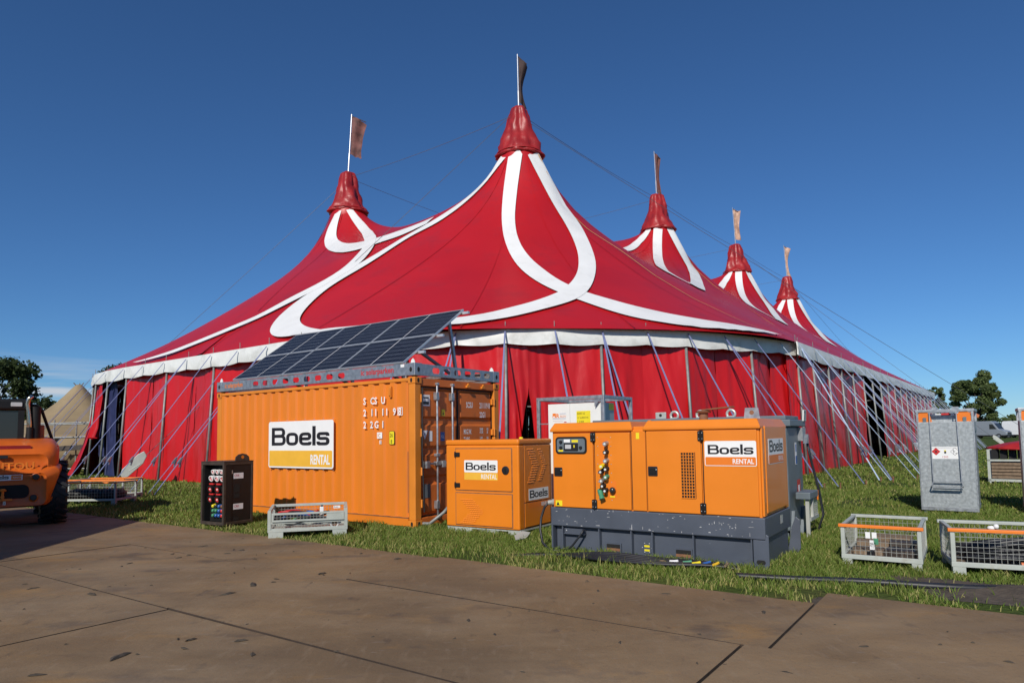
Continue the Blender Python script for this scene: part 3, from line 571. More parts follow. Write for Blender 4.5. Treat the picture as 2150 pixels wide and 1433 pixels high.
# masts stays and lines between the mast heads
def W(u, v, z): return tw(u, v, z)
def sag(a, b, s_=.15, n=14): return [a.lerp(b, i/n)-Vector((0, 0, s_*4*(i/n)*(1-i/n))) for i in range(n+1)]
lines = [(W(0, 0, 16.35), W(0, SV, 16.3)), (W(0, SV, 16.3), W(SU, SV, 16.3)), (W(0, SV, 16.2), W(-9., SV+19, .1)), (W(0, SV, 16.1), W(9, SV+17, .1)),
         (W(UE, 0, 16.3), W(UE+22, -9, .1)), (W(2*SU, 0, 16.3), W(33.6, -16.8, .1)), (W(0, 0, 16.2), W(SU*1.9, -19.5, .1))]
for i in range(NU-1): lines.append((W(i*SU, 0, 16.35), W((i+1)*SU, 0, 16.35)))
for i in range(1, NU): lines.append((W(i*SU, 0, 16.3), W(i*SU, SV, 16.3)))
for a, b in lines: MB().tube(sag(a, b), .011, 5, caps=False).build('stay_cable', 'cable', tent)
wnch = Vector((-14.0-T0.x, 24.0-T0.y, .1)); a = W(-.3, .2, 16.2)
MB().tube(sag(a, wnch, .05), .011, 5, caps=False).build('stay_cable', 'cable', tent)
# cable pullers hanging in the stays, just above their stakes
def puller(wnch, a, off=.25, sc=1.):
    dirn = (a-wnch).normalized(); c0 = wnch+dirn*off; mb = MB(); s1 = dirn.cross(Vector((0, 0, 1))).normalized(); u1 = s1.cross(dirn).normalized()
    mb.prism([(x*sc, y*sc) for x, y in ((-.05, -.09), (.1, -.17), (.75, -.19), (1.02, -.09), (1.08, .1), (.85, .17), (.15, .15), (-.02, .06))], c0+Vector((0, 0, .06))-s1*.05, dirn, u1, .1)
    mb.bar(c0+dirn*.3, c0+dirn*.75-u1*.1, .12, .04); mb.build('cable_puller', 'greyc', tent, bevel=.02)
puller(wnch, a)
puller(W(33.6, -16.8, .1), W(2*SU, 0, 16.3), .4, .8)
# flags on the visible masts
def flag(u, v, h, fl, lean, wdt, z0, z1, twist, mat, label, seed):
    c = T0+TA*u+TV*v; t = thing("mast_flag", label, "flag", (c.x, c.y, 16.4), 0, "worn flags on the mast tops")
    MB().tube([(0, 0, 0), (lean*.35, 0, h*.36)], .035, 7).tube([(lean*.35, 0, h*.36), (lean, 0, h)], .022, 7).build('flagpole', 'alu', t)
    mb = MB(); nn, nh = 9, 16; vs = []
    for i in range(nn+1):
        f = i/nn
        for j in range(nh+1):
            g_ = j/nh; z = z1+(z0-z1)*g_; wd = wdt*(1-twist*sin(g_*pi)**1.0*.62)*(1+.1*noise.noise((g_*3, seed, 0)))
            x = lean*z/h+.04+wd*f*(1-.15*g_); y = .16*sin(f*6+g_*3+seed)*f+.1*noise.noise((f*3, g_*4, seed)); vs.append((x, y, z-f*(.35+.15*sin(seed)) * (1 if j < nh else .7)+.05*noise.noise((f*4, seed, g_*5))))
    mb.add(vs, [(i*(nh+1)+j, (i+1)*(nh+1)+j, (i+1)*(nh+1)+j+1, i*(nh+1)+j+1) for i in range(nn) for j in range(nh)])
    mb.build('cloth', mat, t, smooth=True)
    MB().bar((lean*z1/h, 0, z1), (lean*z1/h+wdt*1.02, .05, z1-.36), .035).build('top_batten', 'flagd', t)
flag(0, 0, 2.75, 0, -.02, .42, .42, 2.65, .9, 'flagd', "dark narrow flag on the tallest front peak of the tent", 1)
flag(0, SV, 3.6, 0, .2, .8, 1.25, 3.5, .25, 'flagr', "wide tattered reddish flag on the left rear peak of the tent", 2.3)
flag(SU, 0, 3.0, 0, -.08, .38, .3, 2.9, .8, 'flagr', "slim brownish flag on the peak just right of the front peak", 3.1)
flag(2*SU, 0, 3.2, 0, -.15, .62, .6, 3.1, .6, 'flagp', "pale faded flag on the second peak from the right", 4.4)
flag(3*SU, 0, 3.3, 0, -.2, .6, .3, 3.2, .9, 'flagp', "pale twisted flag on the farthest right peak", 5.9)
# ------------------------------------------------------------------ orange shipping container with its solar rack
CY = -35.36; CO = (-6.618, 15.152)      # left front corner; local x along the long side, y into the depth
CL, CW, CH = 6.058, 2.438, 2.591
con = thing("shipping_container", "orange corrugated steel shipping container under the tilted solar panels", "shipping container", CO, CY)
FF, FS = face(CL, 'F'), face(CL, 'S')
def corr(x0, x1, y, sgn, z0, z1, pitch=.278, dep=.036):
    P = []; x = x0; k = 0
    prof = [(0, 0), (.072, 0), (.139-.035+.035, 1), (.211, 1)]
    while x < x1-.02:
        for dx, d in ((0., 0), (.104, 0), (.139, 1), (.243, 1)):
            if x+dx < x1: P.append((x+dx, y+sgn*dep*d))
        x += pitch
    P.append((x1, y)); return P
P = corr(.16, CL-.16, .012, 1, .16, 2.5); mb = MB(); mb.ribbon([(x, y, .155) for x, y in P], [(x, y, 2.535) for x, y in P])
mb.build('side_wall', 'cont', con)
P = corr(.16, CL-.16, CW-.012, -1, .16, 2.5); mb = MB(); mb.ribbon([(x, y, .155) for x, y in P], [(x, y, 2.535) for x, y in P]); mb.build('side_wall', 'cont', con)
mb = MB(); mb.box(.06, .09, .1, CW-.1, .1, 2.5); mb.build('end_wall', 'cont', con)
mb = MB(); P = corr(.1, CL-.1, 2.54, 1, 0, 0); mb.ribbon([(x, .05, z) for x, z in P], [(x, CW-.05, z) for x, z in P]); mb.build('roof', 'cont', con)
for y0 in (.0, CW-.06):
    mb = MB(); mb.box(.17, CL-.17, y0, y0+.06, 2.52, 2.578); mb.build('top_rail', 'cont2', con, bevel=.006)
    mb = MB(); mb.box(.17, CL-.17, y0+.004, y0+.05, .02, .16); mb.box(.17, CL-.17, y0-.004, y0+.05, .155, .168, 1); mb.build('bottom_rail', ['cont', 'rust_or_shade'], con)
for x0 in (0, CL-.16):
    for y0 in (0, CW-.16):
        mb = MB(); mb.box(x0+.004, x0+.156, y0+.004, y0+.156, .118, 2.473); mb.build('corner_post', 'cont2', con, bevel=.012)
        for z0 in (0, 2.473):
            mb = MB(); mb.box(x0-.006, x0+.168, y0-.006, y0+.168, z0, z0+.118); cst = mb.build('corner_casting', 'cont2', con, bevel=.008)
            mb = MB(); cz = z0+.059
            for (o_, e1, nn_) in (((x0+.08, -.0065 if y0 == 0 else y0+.1685, cz), (1, 0, 0), (0, -1 if y0 == 0 else 1, 0)), ((-.0065 if x0 == 0 else CL+.0085, y0+.08, cz), (0, 1, 0), (-1 if x0 == 0 else 1, 0, 0))):
                mb.lathe([(.026, 0), (.026, .002)], 14, o_, nn_)
            for i, v in enumerate(mb.v): mb.v[i] = (v[0], v[1], cz+(v[2]-cz)*1.55)
            mb.build('casting_hole', 'dark', cst)
mb = MB(); mb.box(CL-.15, CL-.01, .16, CW-.16, 2.44, 2.575); mb.build('door_header', 'cont3', con, bevel=.01)
mb = MB(); mb.box(CL-.15, CL-.01, .16, CW-.16, .0, .155); mb.build('door_sill', 'cont3', con, bevel=.01)
for di, (y0, y1) in enumerate(((.165, 1.214), (1.224, CW-.165))):
    mb = MB(); xb = CL-.085
    mb.box(xb-.03, xb, y0, y1, .17, 2.425)
    zb = [(.2, .74), (.83, 1.26), (1.35, 1.78), (1.87, 2.40)]
    for i, (z0, z1) in enumerate(zb):                                   # pressed panels standing proud
        e = .035; a0, a1 = y0+.03, y1-.03
        mb.add([(xb, a0, z0), (xb, a1, z0), (xb, a1, z1), (xb, a0, z1), (xb+e, a0+.03, z0+.04), (xb+e, a1-.03, z0+.04), (xb+e, a1-.03, z1-.04), (xb+e, a0+.03, z1-.04)], [(4, 5, 6, 7), (0, 1, 5, 4), (1, 2, 6, 5), (2, 3, 7, 6), (3, 0, 4, 7)])
    d = mb.build('door', 'cont3', con, bevel=.006)
    mb = MB(); mb.box(xb-.02, xb+.018, y0-.012, y0+.012, .165, 2.43); mb.box(xb-.02, xb+.018, y1-.01, y1+.012, .165, 2.43); mb.box(xb-.02, xb+.014, y0, y1, .160, .178); mb.box(xb-.02, xb+.014, y0, y1, 2.412, 2.432)
    mb.build('door_seal', 'black', d)
    yh = .1 if di == 0 else CW-.14
    for zc in (.4, .95, 1.62, 2.22):
        mb = MB(); mb.box(CL-.085, CL-.01, *((.156, .215) if di == 0 else (CW-.215, CW-.156)), zc-.06, zc+.06); mb.tube([(CL-.002, .16 if di == 0 else CW-.16, zc-.07), (CL-.002, .16 if di == 0 else CW-.16, zc+.07)], .018, 8); mb.build('hinge', 'cont2', d, bevel=.005)
    if di == 0:
        for yr in (.56, .98):
            mb = MB(); xr = CL+.012; mb.tube([(xr, yr, .12), (xr, yr, 2.5)], .019, 10)
            for zc in (.35, 2.27): mb.box(xr-.05, xr+.026, yr-.045, yr+.03, zc-.07, zc+.07)
            for zc in (.13, 2.49): mb.box(xr-.03, xr+.03, yr-.03, yr+.03, zc-.022, zc+.022)
            mb.build('lock_rod', 'galv', d, smooth='auto', bevel=.003)
            mb = MB(); mb.bar((CL+.03, yr-.03, 1.08), (CL+.045, yr-.4+.05, 1.07), .018, .035); mb.box(CL-.03, CL+.06, yr-.33, yr-.24, 1.0, 1.12); mb.box(CL-.03, CL+.05, yr-.06, yr+.05, 1.04, 1.11); mb.box(CL-.03, CL+.045, yr-.05, yr+.04, 1.2, 1.25)
            mb.build('lock_handle', 'galv', d, bevel=.006)
    else:
        mb = MB()
        for yr in (1.44, 1.9): mb.box(CL-.01, CL+.03, yr-.045, yr+.045, 2.465, 2.505); mb.prism([(-.03, 0), (.03, 0), (.0, .045)], (CL, yr, 2.5), (0, 1, 0), (0, 0, 1), .03)
        mb.build('cam_keeper', 'cont2', d)
mb = MB(); mb.tube([(CL+.03, .155, 2.4), (CL+.015, .16, 1.3), (CL+.02, .2, .25)], .012, 6).build('hanging_cable', 'black', con)
# writing on the long side
sx_ = lambda s_: CL-s_
GR = 'white'; rowz = {0: 2.165, 1: 1.995, 2: 1.755}
def grid_text(row, items):
    for ch, s_ in items: text(ch, FF, CL-s_, row, .175, .004, 'white', con, 'lettering', .86, .004)
grid_text(2.15, [('S', 1.29), ('C', 1.105), ('S', 1.0), ('U', .83)])
grid_text(1.94, [('2', 1.29), ('1', 1.10), ('1', 1.0), ('1', .82), ('1', .72), ('9', .53), ('8', .40)])
grid_text(1.72, [('2', 1.29), ('2', 1.11), ('G', 1.0), ('1', .82)])
mb = MB(); plate(mb, FF, CL-.405, CL-.30, 1.93, 1.94, .002, .005); plate(mb, FF, CL-.405, CL-.30, 2.06, 2.07, .002, .005); plate(mb, FF, CL-.415, CL-.405, 1.93, 2.07, .002, .005); plate(mb, FF, CL-.30, CL-.29, 1.93, 2.07, .002, .005); mb.build('digit_frame', 'white', con)
mb = MB(); plate(mb, FF, CL-.93, CL-.80, 1.53, 1.64, .002, .005); lbl = mb.build('small_label', 'white', con); text("IC", FF, CL-.915, 1.55, .1, .008, 'cont', lbl, 'lettering', .8); text("81", FF, CL-.87, 1.43, .1, .004, 'white', con, 'lettering', .62, .003)
mb = MB(); plate(mb, FF, CL-.62, CL-.49, 1.42, 1.66, .002, .005, 0, .02); lb = mb.build('height_label', 'ink', con); mb = MB(); plate(mb, FF, CL-.612, CL-.498, 1.428, 1.652, .006, .009, 0, .02); mb.build('label_face', 'yel2', lb); text("26", FF, CL-.60, 1.55, .1, .012, 'ink', lb, 'lettering', .75); text("8", FF, CL-.58, 1.44, .1, .012, 'ink', lb, 'lettering', .75)
mb = MB(); plate(mb, FF, CL-.60, CL-.55, 2.25, 2.45, .0, .03); plate(mb, FF, CL-.59, CL-.56, 2.28, 2.42, .03, .05); mb.build('vent_cover', 'cont2', con, bevel=.005)
mb = MB(); plate(mb, FF, CL-.17, CL-.155, .25, 1.3, .006, .008); mb.build('rust_streak', 'rust_or_shade', con)
# big sign
sgn = MB(); plate(sgn, FF, CL-4.10, CL-2.085, .968, 1.9, .016, .03, 0, .05); sg = sgn.build('sign_panel', 'white', con, bevel=.003)
mb = MB(); plate(mb, FF, CL-4.07, CL-2.115, 1.0, 1.315, .0315, .033, 0, .02); mb.build('sign_band', 'amber', sg)
boels(FF, CL-3.99, 1.415, 1.79, .0325, sg, ratio=4.95)
text("RENTAL", FF, CL-2.18, 1.055, .255, .035, 'white', sg, 'lettering', .62, .008, 'RIGHT')
mb = MB()
for i in range(8):
    for z_ in (.945, 1.925): bolt(mb, FF, CL-4.08+i*.282, z_, .012, .009, .006)
mb.build('sign_rivet', 'galv', sg, kind='stuff')
# writing and stickers on the doors
dd = -.048                                    # door skin is set back from the end plane
text("SCSU", FS, 1.45, 2.09, .15, dd, 'white', con, 'lettering', .58, .004); text("211119 8", FS, 1.86, 2.09, .15, dd, 'white', con, 'lettering', .58, .004); text("22G1", FS, 1.86, 1.91, .15, dd, 'white', con, 'lettering', .58, .004)
text("M.G.W.", FS, 1.37, 1.59, .13, dd, 'white', con, 'lettering', .58, .003); text("TARE", FS, 1.37, 1.44, .13, dd, 'white', con, 'lettering', .58, .003); text("NET", FS, 1.37, 1.1, .13, dd, 'white', con, 'lettering', .58, .003)
for z_, q in ((1.66, '30.480'), (1.60, '67.200'), (1.49, '2.190'), (1.43, '4.830')): text(q, FS, 1.86, z_, .065, dd, 'white', con, 'lettering', .6, .002); text('KG' if z_ in (1.66, 1.49) else 'LB', FS, 2.08, z_, .065, dd, 'white', con, 'lettering', .6, .002)
def sticker(fr, a0, a1, z0, z1, d, mat, par, rad=0): mb = MB(); plate(mb, fr, a0, a1, z0, z1, d, d+.002, 0, rad); return mb.build('sticker', mat, par)
st = sticker(FS, .23, .43, 2.09, 2.29, dd, 'white', con); mb = MB(); plate(mb, FS, .255, .405, 2.115, 2.17, dd+.003, dd+.004); mb.build('print', 'ink', st); mb = MB(); plate(mb, FS, .265, .40, 2.225, 2.25, dd+.003, dd+.004); mb.build('print', 'ink', st)
st = sticker(FS, .745, .83, 1.92, 2.04, dd, 'yel2', con); mb = MB(); o_, ex, ey, n_ = FS; mb.prism([(.765, 1.945), (.81, 1.945), (.787, 1.995)], o_+n_*(dd+.003), ex, ey, .001); mb.build('print', 'ink', st)
mb = MB(); mb.prism([(.295, 1.5), (.375, 1.66), (.215, 1.66)], o_+n_*dd, ex, ey, .002); st = mb.build('sticker', 'white', con); text("8", FS, .275, 1.575, .06, dd+.004, 'ink', st)
sticker(FS, .405, .49, 1.47, 1.65, dd, 'white', con); st = sticker(FS, .71, .82, 1.47, 1.63, dd, 'bluep', con); text("GL", FS, .72, 1.52, .075, dd+.004, 'white', st)
sticker(FS, .27, .43, .48, .72, dd, 'greyt', con)

sol = thing("solar_array", "galvanised frame with six dark solar panels tilted up on container roof", "solar panels", (CO[0], CO[1], 2.62), CY)
z0, z1 = .0, .205; LS = CL+.012
def holed(x0, x1, wins, fr, d):       # web plate with a row of window holes
    o, ex, ey, n_ = fr; mb = MB(); cur = x0
    for a, b in wins:
        plate(mb, fr, cur, a, z0, z1, -d, 0); plate(mb, fr, a, b, z0, .05, -d, 0); plate(mb, fr, a, b, .155, z1, -d, 0); cur = b
        for cx, cz, sx2, sz2 in ((a, .05, 1, 1), (b, .05, -1, 1), (b, .155, -1, -1), (a, .155, 1, -1)):
            tri = [(cx, cz), (cx+sx2*.03, cz), (cx, cz+sz2*.03)]
            if sx2*sz2 < 0: tri = tri[::-1]
            mb.prism(tri, o-n_*d, ex, ey, d)
    plate(mb, fr, cur, x1, z0, z1, -d, 0); plate(mb, fr, x0, x1, z1-.012, z1, -.07, -d-.001); plate(mb, fr, x0, x1, z0, z0+.012, -.07, -d-.001); return mb
FFs = (Vector((0, -.006, 0)), Vector((1, 0, 0)), Vector((0, 0, 1)), Vector((0, -1, 0))); FSs = (Vector((CL+.006, 0, 0)), Vector((0, 1, 0)), Vector((0, 0, 1)), Vector((1, 0, 0))); FBs = (Vector((0, CW+.006, 0)), Vector((-1, 0, 0)), Vector((0, 0, 1)), Vector((0, 1, 0)))
wf = [(1.28, 1.48), (1.6, 1.8), (1.92, 2.12), (2.24, 2.44), (2.56, 2.76), (2.9, 3.1), (3.22, 3.42), (3.56, 3.76), (3.9, 4.1), (4.22, 4.42), (4.54, 4.74), (4.86, 5.06)]
wf = [(1.35+.34*i, 1.35+.34*i+.19) for i in range(9)]
ws = [(.45+.30*i, .45+.30*i+.19) for i in range(6)]
fr_ = holed(.18, CL-.18, wf, FFs, .008).build('frame_rail', 'galv', sol); 
holed(.18, CW-.18, ws, FSs, .008).build('frame_rail', 'galv', sol)
holed(-CL+.18, -.18, [], FBs, .008).build('frame_rail', 'galv', sol)
mb = MB(); mb.box(.0, .03, .18, CW-.18, z0, z1); mb.build('frame_rail', 'galv', sol)
for x0 in (0, CL-.17):
    for y0 in (0, CW-.17):
        mb = MB(); mb.box(x0-.01, x0+.18, y0-.01, y0+.18, -.008, .215); cst = mb.build('corner_casting', 'galv', sol, bevel=.01)
        mb = MB(); mb.prism([(-.05, 0), (.05, 0), (.035, .05), (0, .085), (-.035, .05)], (x0+.08, y0+.06, .215), (1, 0, 0), (0, 0, 1), .016); mb.box(x0+.045, x0+.115, y0+.05, y0+.12, .215, .22); mb.build('lifting_lug', 'whitep', cst)
        mb = MB()
        for (o_, nn_) in (((x0+.085, -.0105 if y0 == 0 else y0+.1805, .1), (0, -1 if y0 == 0 else 1, 0)), ((-.0105 if x0 == 0 else x0+.1805, y0+.085, .1), (-1 if x0 == 0 else 1, 0, 0))): mb.lathe([(.03, 0), (.03, .002)], 14, o_, nn_)
        for i, v in enumerate(mb.v): mb.v[i] = (v[0], v[1], .1+(v[2]-.1)*1.5)
        mb.build('casting_hole', 'dark', cst)
        mb = MB(); mb.tube([(x0+.085, y0+.085, -.035), (x0+.085, y0+.085, -.008)], .05, 10).build('twist_lock', 'black', cst)
text("ic solarparken", FFs, .3, .07, .15, .002, 'oran2', sol, 'lettering', .8, .002); text("ic solarparken", FFs, CL-.5, .07, .15, .002, 'redp', sol, 'lettering', 1.0, .003, 'RIGHT')
mb = MB(); plate(mb, FFs, CL-.33, CL-.24, .15, .2, .003, .005); mb.build('sticker', 'white', sol)
# tilted panels: lower edge near the front rail, upper edge 1.2 m higher over the middle
ya, za, yb, zb_ = .10, .225, 1.80, 1.42; tl = Vector((0, yb-ya, zb_-za)); ch = tl.length; tl.normalize(); tn = Vector((0, -tl.z, tl.y))
def cellmat():
    m = bpy.data.materials.new("solar_cells"); m.use_nodes = True; n = m.node_tree.nodes; l = m.node_tree.links; b = n['Principled BSDF']; b.inputs['Roughness'].default_value = .3; b.inputs['Specular IOR Level'].default_value = .12
    uv = n.new("ShaderNodeUVMap"); br = n.new("ShaderNodeTexBrick"); br.offset = 0; br.inputs['Color1'].default_value = (.006, .008, .015, 1); br.inputs['Color2'].default_value = (.008, .010, .019, 1); br.inputs['Mortar'].default_value = (.26, .28, .32, 1)
    br.inputs['Scale'].default_value = 1; br.inputs['Mortar Size'].default_value = .026; br.inputs['Mortar Smooth'].default_value = .25; br.inputs['Brick Width'].default_value = 1; br.inputs['Row Height'].default_value = 1; l.new(uv.outputs[0], br.inputs['Vector']); l.new(br.outputs[0], b.inputs['Base Color']); return m
M['cells'] = cellmat()
xA, xB = CL-5.62, CL-.35; pw = (xB-xA)/3; phh = ch/2
for r_ in range(2):
    for c_ in range(3):
        x0 = xA+c_*pw+.008; x1 = xA+(c_+1)*pw-.008; o = Vector((0, ya, za))+tl*(r_*phh+.006); hgt = phh-.012
        mb = MB(); ex = Vector((1, 0, 0)); 
        for (a0, a1, b0, b1) in ((x0, x1, 0, .022), (x0, x1, hgt-.022, hgt), (x0, x0+.022, .0221, hgt-.0221), (x1-.022, x1, .0221, hgt-.0221)):
            mb.prism([(a0, b0), (a1, b0), (a1, b1), (a0, b1)], o, ex, tl, .035)
        pn = mb.build('solar_panel', 'alu', sol)
        mid = (x0+x1)/2
        for (a0, a1) in ((x0+.0225, mid-.007), (mid+.007, x1-.0225)):
            me = bpy.data.meshes.new('cell_glass'); P = [o+ex*a+tl*b+tn*.03 for a, b in ((a0, .0225), (a1, .0225), (a1, hgt-.0225), (a0, hgt-.0225))]
            me.from_pydata([tuple(p) for p in P], [], [(0, 1, 2, 3)]); uvl = me.uv_layers.new(name='UVMap')
            for i, q in enumerate(((0, 0), (10, 0), (10, 6), (0, 6))): uvl.data[i].uv = q
            me.materials.append(M['cells']); g_ = bpy.data.objects.new('cell_glass', me); C.objects.link(g_); g_.parent = pn
        mb = MB(); mb.prism([(mid-.0068, .0225), (mid+.0068, .0225), (mid+.0068, hgt-.0225), (mid-.0068, hgt-.0225)], o+tn*.028, ex, tl, .003); mb.prism([(x0+.0225, .0225), (x1-.0225, .0225), (x1-.0225, hgt-.0225), (x0+.0225, hgt-.0225)], o, ex, tl, .01); mb.build('back_sheet', 'white', pn)
mb = MB()
for f_ in (.22, .52, .97):
    p = Vector((0, ya, za))+tl*(ch*f_)-tn*.03; mb.bar((xA-.12, p.y, p.z), (xB+.14, p.y, p.z), .045, .05)
mb.build('panel_rail', 'alu', sol)
for x in (xA+.25, xA+1.9, xA+3.5, xB-.3):
    top_ = Vector((0, ya, za))+tl*(ch*.9)-tn*.06
    MB().bar((x, top_.y, top_.z), (x, top_.y+.25, .02), .06, .05).build('rear_leg', 'galv', sol)
    MB().bar((x, ya+.6, za+.36), (x, top_.y+.2, .1), .05, .05).build('brace', 'greyt', sol)
    MB().bar((x, ya+.05, za-.03), (x, top_.y, top_.z), .05, .05).build('tilt_beam', 'galv', sol)
mb = MB(); mb.bar((.1, .9, .02), (CL-.1, .9, .02), .1, .05); mb.bar((.1, 1.9, .02), (CL-.1, 1.9, .02), .1, .05); mb.build('cross_member', 'galv', sol)

# ------------------------------------------------------------------ large generator set
GL, GW = 2.779, 1.30
gen = thing("generator_set", "large orange generator with control panel and vent on a grey fuel tank base", "generator", (.515, 9.272), -33.9)
GF, GS = face(GL, 'F'), face(GL, 'S')
mb = MB(); mb.box(.02, GL-.02, .02, GW-.02, .50, 1.60); body = mb.build('canopy', 'orange', gen, bevel=.012)
def roofpart(x0, x1, z0, z1, ov=.02):
    mb = MB(); e = .09
    mb.add([(x0-ov, -ov, z0), (x1+ov, -ov, z0), (x1+ov, GW+ov, z0), (x0-ov, GW+ov, z0), (x0-ov, -ov, z1-e), (x1+ov, -ov, z1-e), (x1+ov, GW+ov, z1-e), (x0-ov, GW+ov, z1-e), (x0-ov+e*.5, -ov+e*.6, z1), (x1+ov-e*.5, -ov+e*.6, z1), (x1+ov-e*.5, GW+ov-e*.6, z1), (x0-ov+e*.5, GW+ov-e*.6, z1)],
           [(3, 2, 1, 0), (0, 1, 5, 4), (1, 2, 6, 5), (2, 3, 7, 6), (3, 0, 4, 7), (4, 5, 9, 8), (5, 6, 10, 9), (6, 7, 11, 10), (7, 4, 8, 11), (8, 9, 10, 11)])
    mb.build('roof', 'orange', gen, bevel=.012)
roofpart(.02, 1.19, 1.585, 1.705); roofpart(1.37, GL-.02, 1.585, 1.705)
mb = MB(); mb.box(1.2, 1.36, .05, GW-.05, 1.59, 1.64); mb.tube([(1.28, .4, 1.64), (1.28, .4, 1.72)], .03, 8); mb.build('roof_gap', 'orange', gen, bevel=.01)
def door(x0, x1, z0, z1, name='door', d=.014):
    mb = MB(); plate(mb, GF, x0, x1, z0, z1, -.018, d); return mb.build(name, 'orange', gen, bevel=.007)
d1 = door(.05, .648, .585, 1.565); d2 = door(.672, 1.168, .585, 1.565, 'side_panel', .006); d3 = door(1.395, 2.085, .585, 1.575); d4 = door(2.11, GL-.045, .585, 1.575, 'side_panel', .006)
mb = MB(); plate(mb, GF, 1.19, 1.375, .585, 1.58, -.018, .0); mb.build('side_panel', 'orange', gen, bevel=.005)
for x in (.66, 1.179, 1.385, 2.098): mb = MB(); plate(mb, GF, x-.006, x+.006, .59, 1.57, -.0195, -.016); mb.build('panel_gap', 'dark', gen)
# control panel behind its window
mb = MB(); plate(mb, GF, .09, .565, 1.29, 1.52, .015, .024, 0, .05); wn = mb.build('control_window', 'blackp', d1, bevel=.004)
mb = MB(); plate(mb, GF, .115, .54, 1.315, 1.495, .0245, .027, 0, .035); mb.build('control_board', 'greyt', wn)
mb = MB(); plate(mb, GF, .23, .44, 1.335, 1.435, .028, .04, 0, .01); mb.build('controller', 'ink', wn)
mb = MB(); plate(mb, GF, .25, .34, 1.36, 1.415, .041, .043); mb.build('display', 'lamp', wn)
mb = MB(); plate(mb, GF, .225, .32, 1.445, 1.485, .028, .03); mb.build('sticker', 'white', wn)
mb = MB(); plate(mb, GF, .345, .44, 1.445, 1.478, .028, .03); plate(mb, GF, .14, .21, 1.322, 1.345, .028, .03); plate(mb, GF, .38, .395, 1.375, 1.41, .042, .044); mb.build('sticker', 'yel2', wn)
mb = MB(); [mb.lathe([(.022, 0), (.02, .02)], 12, (x, -.028, z), (0, -1, 0)) for x, z in ((.18, 1.45), (.18, 1.375), (.48, 1.375))]; mb.build('knob', 'ink', wn)
def hinge(x, z, par=gen): mb = MB(); plate(mb, GF, x-.036, x+.036, z-.06, z+.06, .012, .028, 0, .012); mb.tube([(x, -.032, z-.065), (x, -.032, z+.065)], .01, 8); h_ = mb.build('hinge', 'blackp', par, bevel=.003); mb = MB(); [bolt(mb, GF, x+a*.02, z+b*.035, .028, .006, .004) for a in (-1, 1) for b in (-1, 1)]; mb.build('screw', 'galv', h_)
hinge(.655, 1.51); hinge(.66, .64); hinge(2.09, 1.51); hinge(2.095, .655)
def latch(x, z): mb = MB(); plate(mb, GF, x-.062, x+.062, z-.06, z+.06, .013, .022, 0, .012); l_ = mb.build('latch', 'ink', gen, bevel=.003); mb = MB(); plate(mb, GF, x-.045, x+.04, z-.035, z+.035, .0225, .03, 0, .01); mb.build('latch_paddle', 'blackp', l_); mb = MB(); bolt(mb, GF, x+.045, z+.02, .022, .009, .006); mb.build('keyhole', 'galv', l_)
latch(.125, 1.05); latch(1.475, 1.08)
# socket column: recess with a row of sockets and a drain recess with its cock
mb = MB(); plate(mb, GF, .745, .87, .97, 1.5, .0065, .008); rc = mb.build('socket_recess', 'oprint', d2)
mb = MB(); plate(mb, GF, .845, .97, .735, .945, .0065, .008); mb.build('drain_recess', 'oprint', d2)
socks = [(.85, 1.43, 'galv'), (.85, 1.32, 'black'), (.85, 1.21, 'galv'), (.85, 1.105, 'black'), (.85, 1.005, 'green'), (.79, 1.14, 'yel2'), (.78, 1.07, 'black'), (.785, .955, 'galv'), (.80, .89, 'black'), (.835, .83, 'black')]
for x, z, m_ in socks:
    mb = MB(); mb.lathe([(.03, -.02), (.03, .02), (.024, .03), (.023, .07), (.028, .075), (.028, .09)], 12, (x, -.008, z), (.12, -1, -.1)); s_ = mb.build('socket', m_, d2, smooth='auto')
    mb = MB(); mb.lathe([(.016, 0), (.012, .006)], 10, (x+.012, -.1, z-.01), (.12, -1, -.1)); mb.build('socket_pin', 'whitep', s_)
mb = MB(); mb.lathe([(.034, 0), (.036, .03), (.03, .1), (.036, .11), (.036, .14)], 12, (.745, -.03, .83), (.45, -.4, -.9)); mb.build('hanging_plug', 'green', gen, smooth='auto')
mb = MB(); mb.tube([(.80, -.06, .9), (.79, -.09, .87), (.755, -.06, .83)], .007, 6).build('plug_cord', 'black', gen)
mb = MB(); mb.sph((.93, -.04, .83), .042, 12); mb.build('drain_cap', 'glass', gen, smooth=True)
mb = MB(); plate(mb, GF, .88, .95, .738, .755, .009, .011); plate(mb, GF, 1.255, 1.3, 1.48, 1.56, .001, .003); plate(mb, GF, .075, .175, .595, .67, .015, .017); sk = mb.build('sticker', 'yel2', gen)
mb = MB(); mb.prism([(.085, .605), (.135, .605), (.11, .655)], (0, -.0175, 0), (1, 0, 0), (0, 0, 1), .001); mb.build('print', 'ink', sk)
# grille of square holes
mb = MB(); plate(mb, GF, 1.835, 2.015, .765, 1.315, .0145, .016); gr = mb.build('vent_grille', 'dark', d3)
mb = MB()
for i in range(6): mb.box(1.832+.0335*i, 1.832+.0335*i+.0085, -.022, -.0165, .765, 1.315)
for j in range(16): mb.box(1.832, 2.0105, -.024, -.0225, .762+.0365*j, .762+.0365*j+.0085)
mb.build('grille_bars', 'orange', gr)
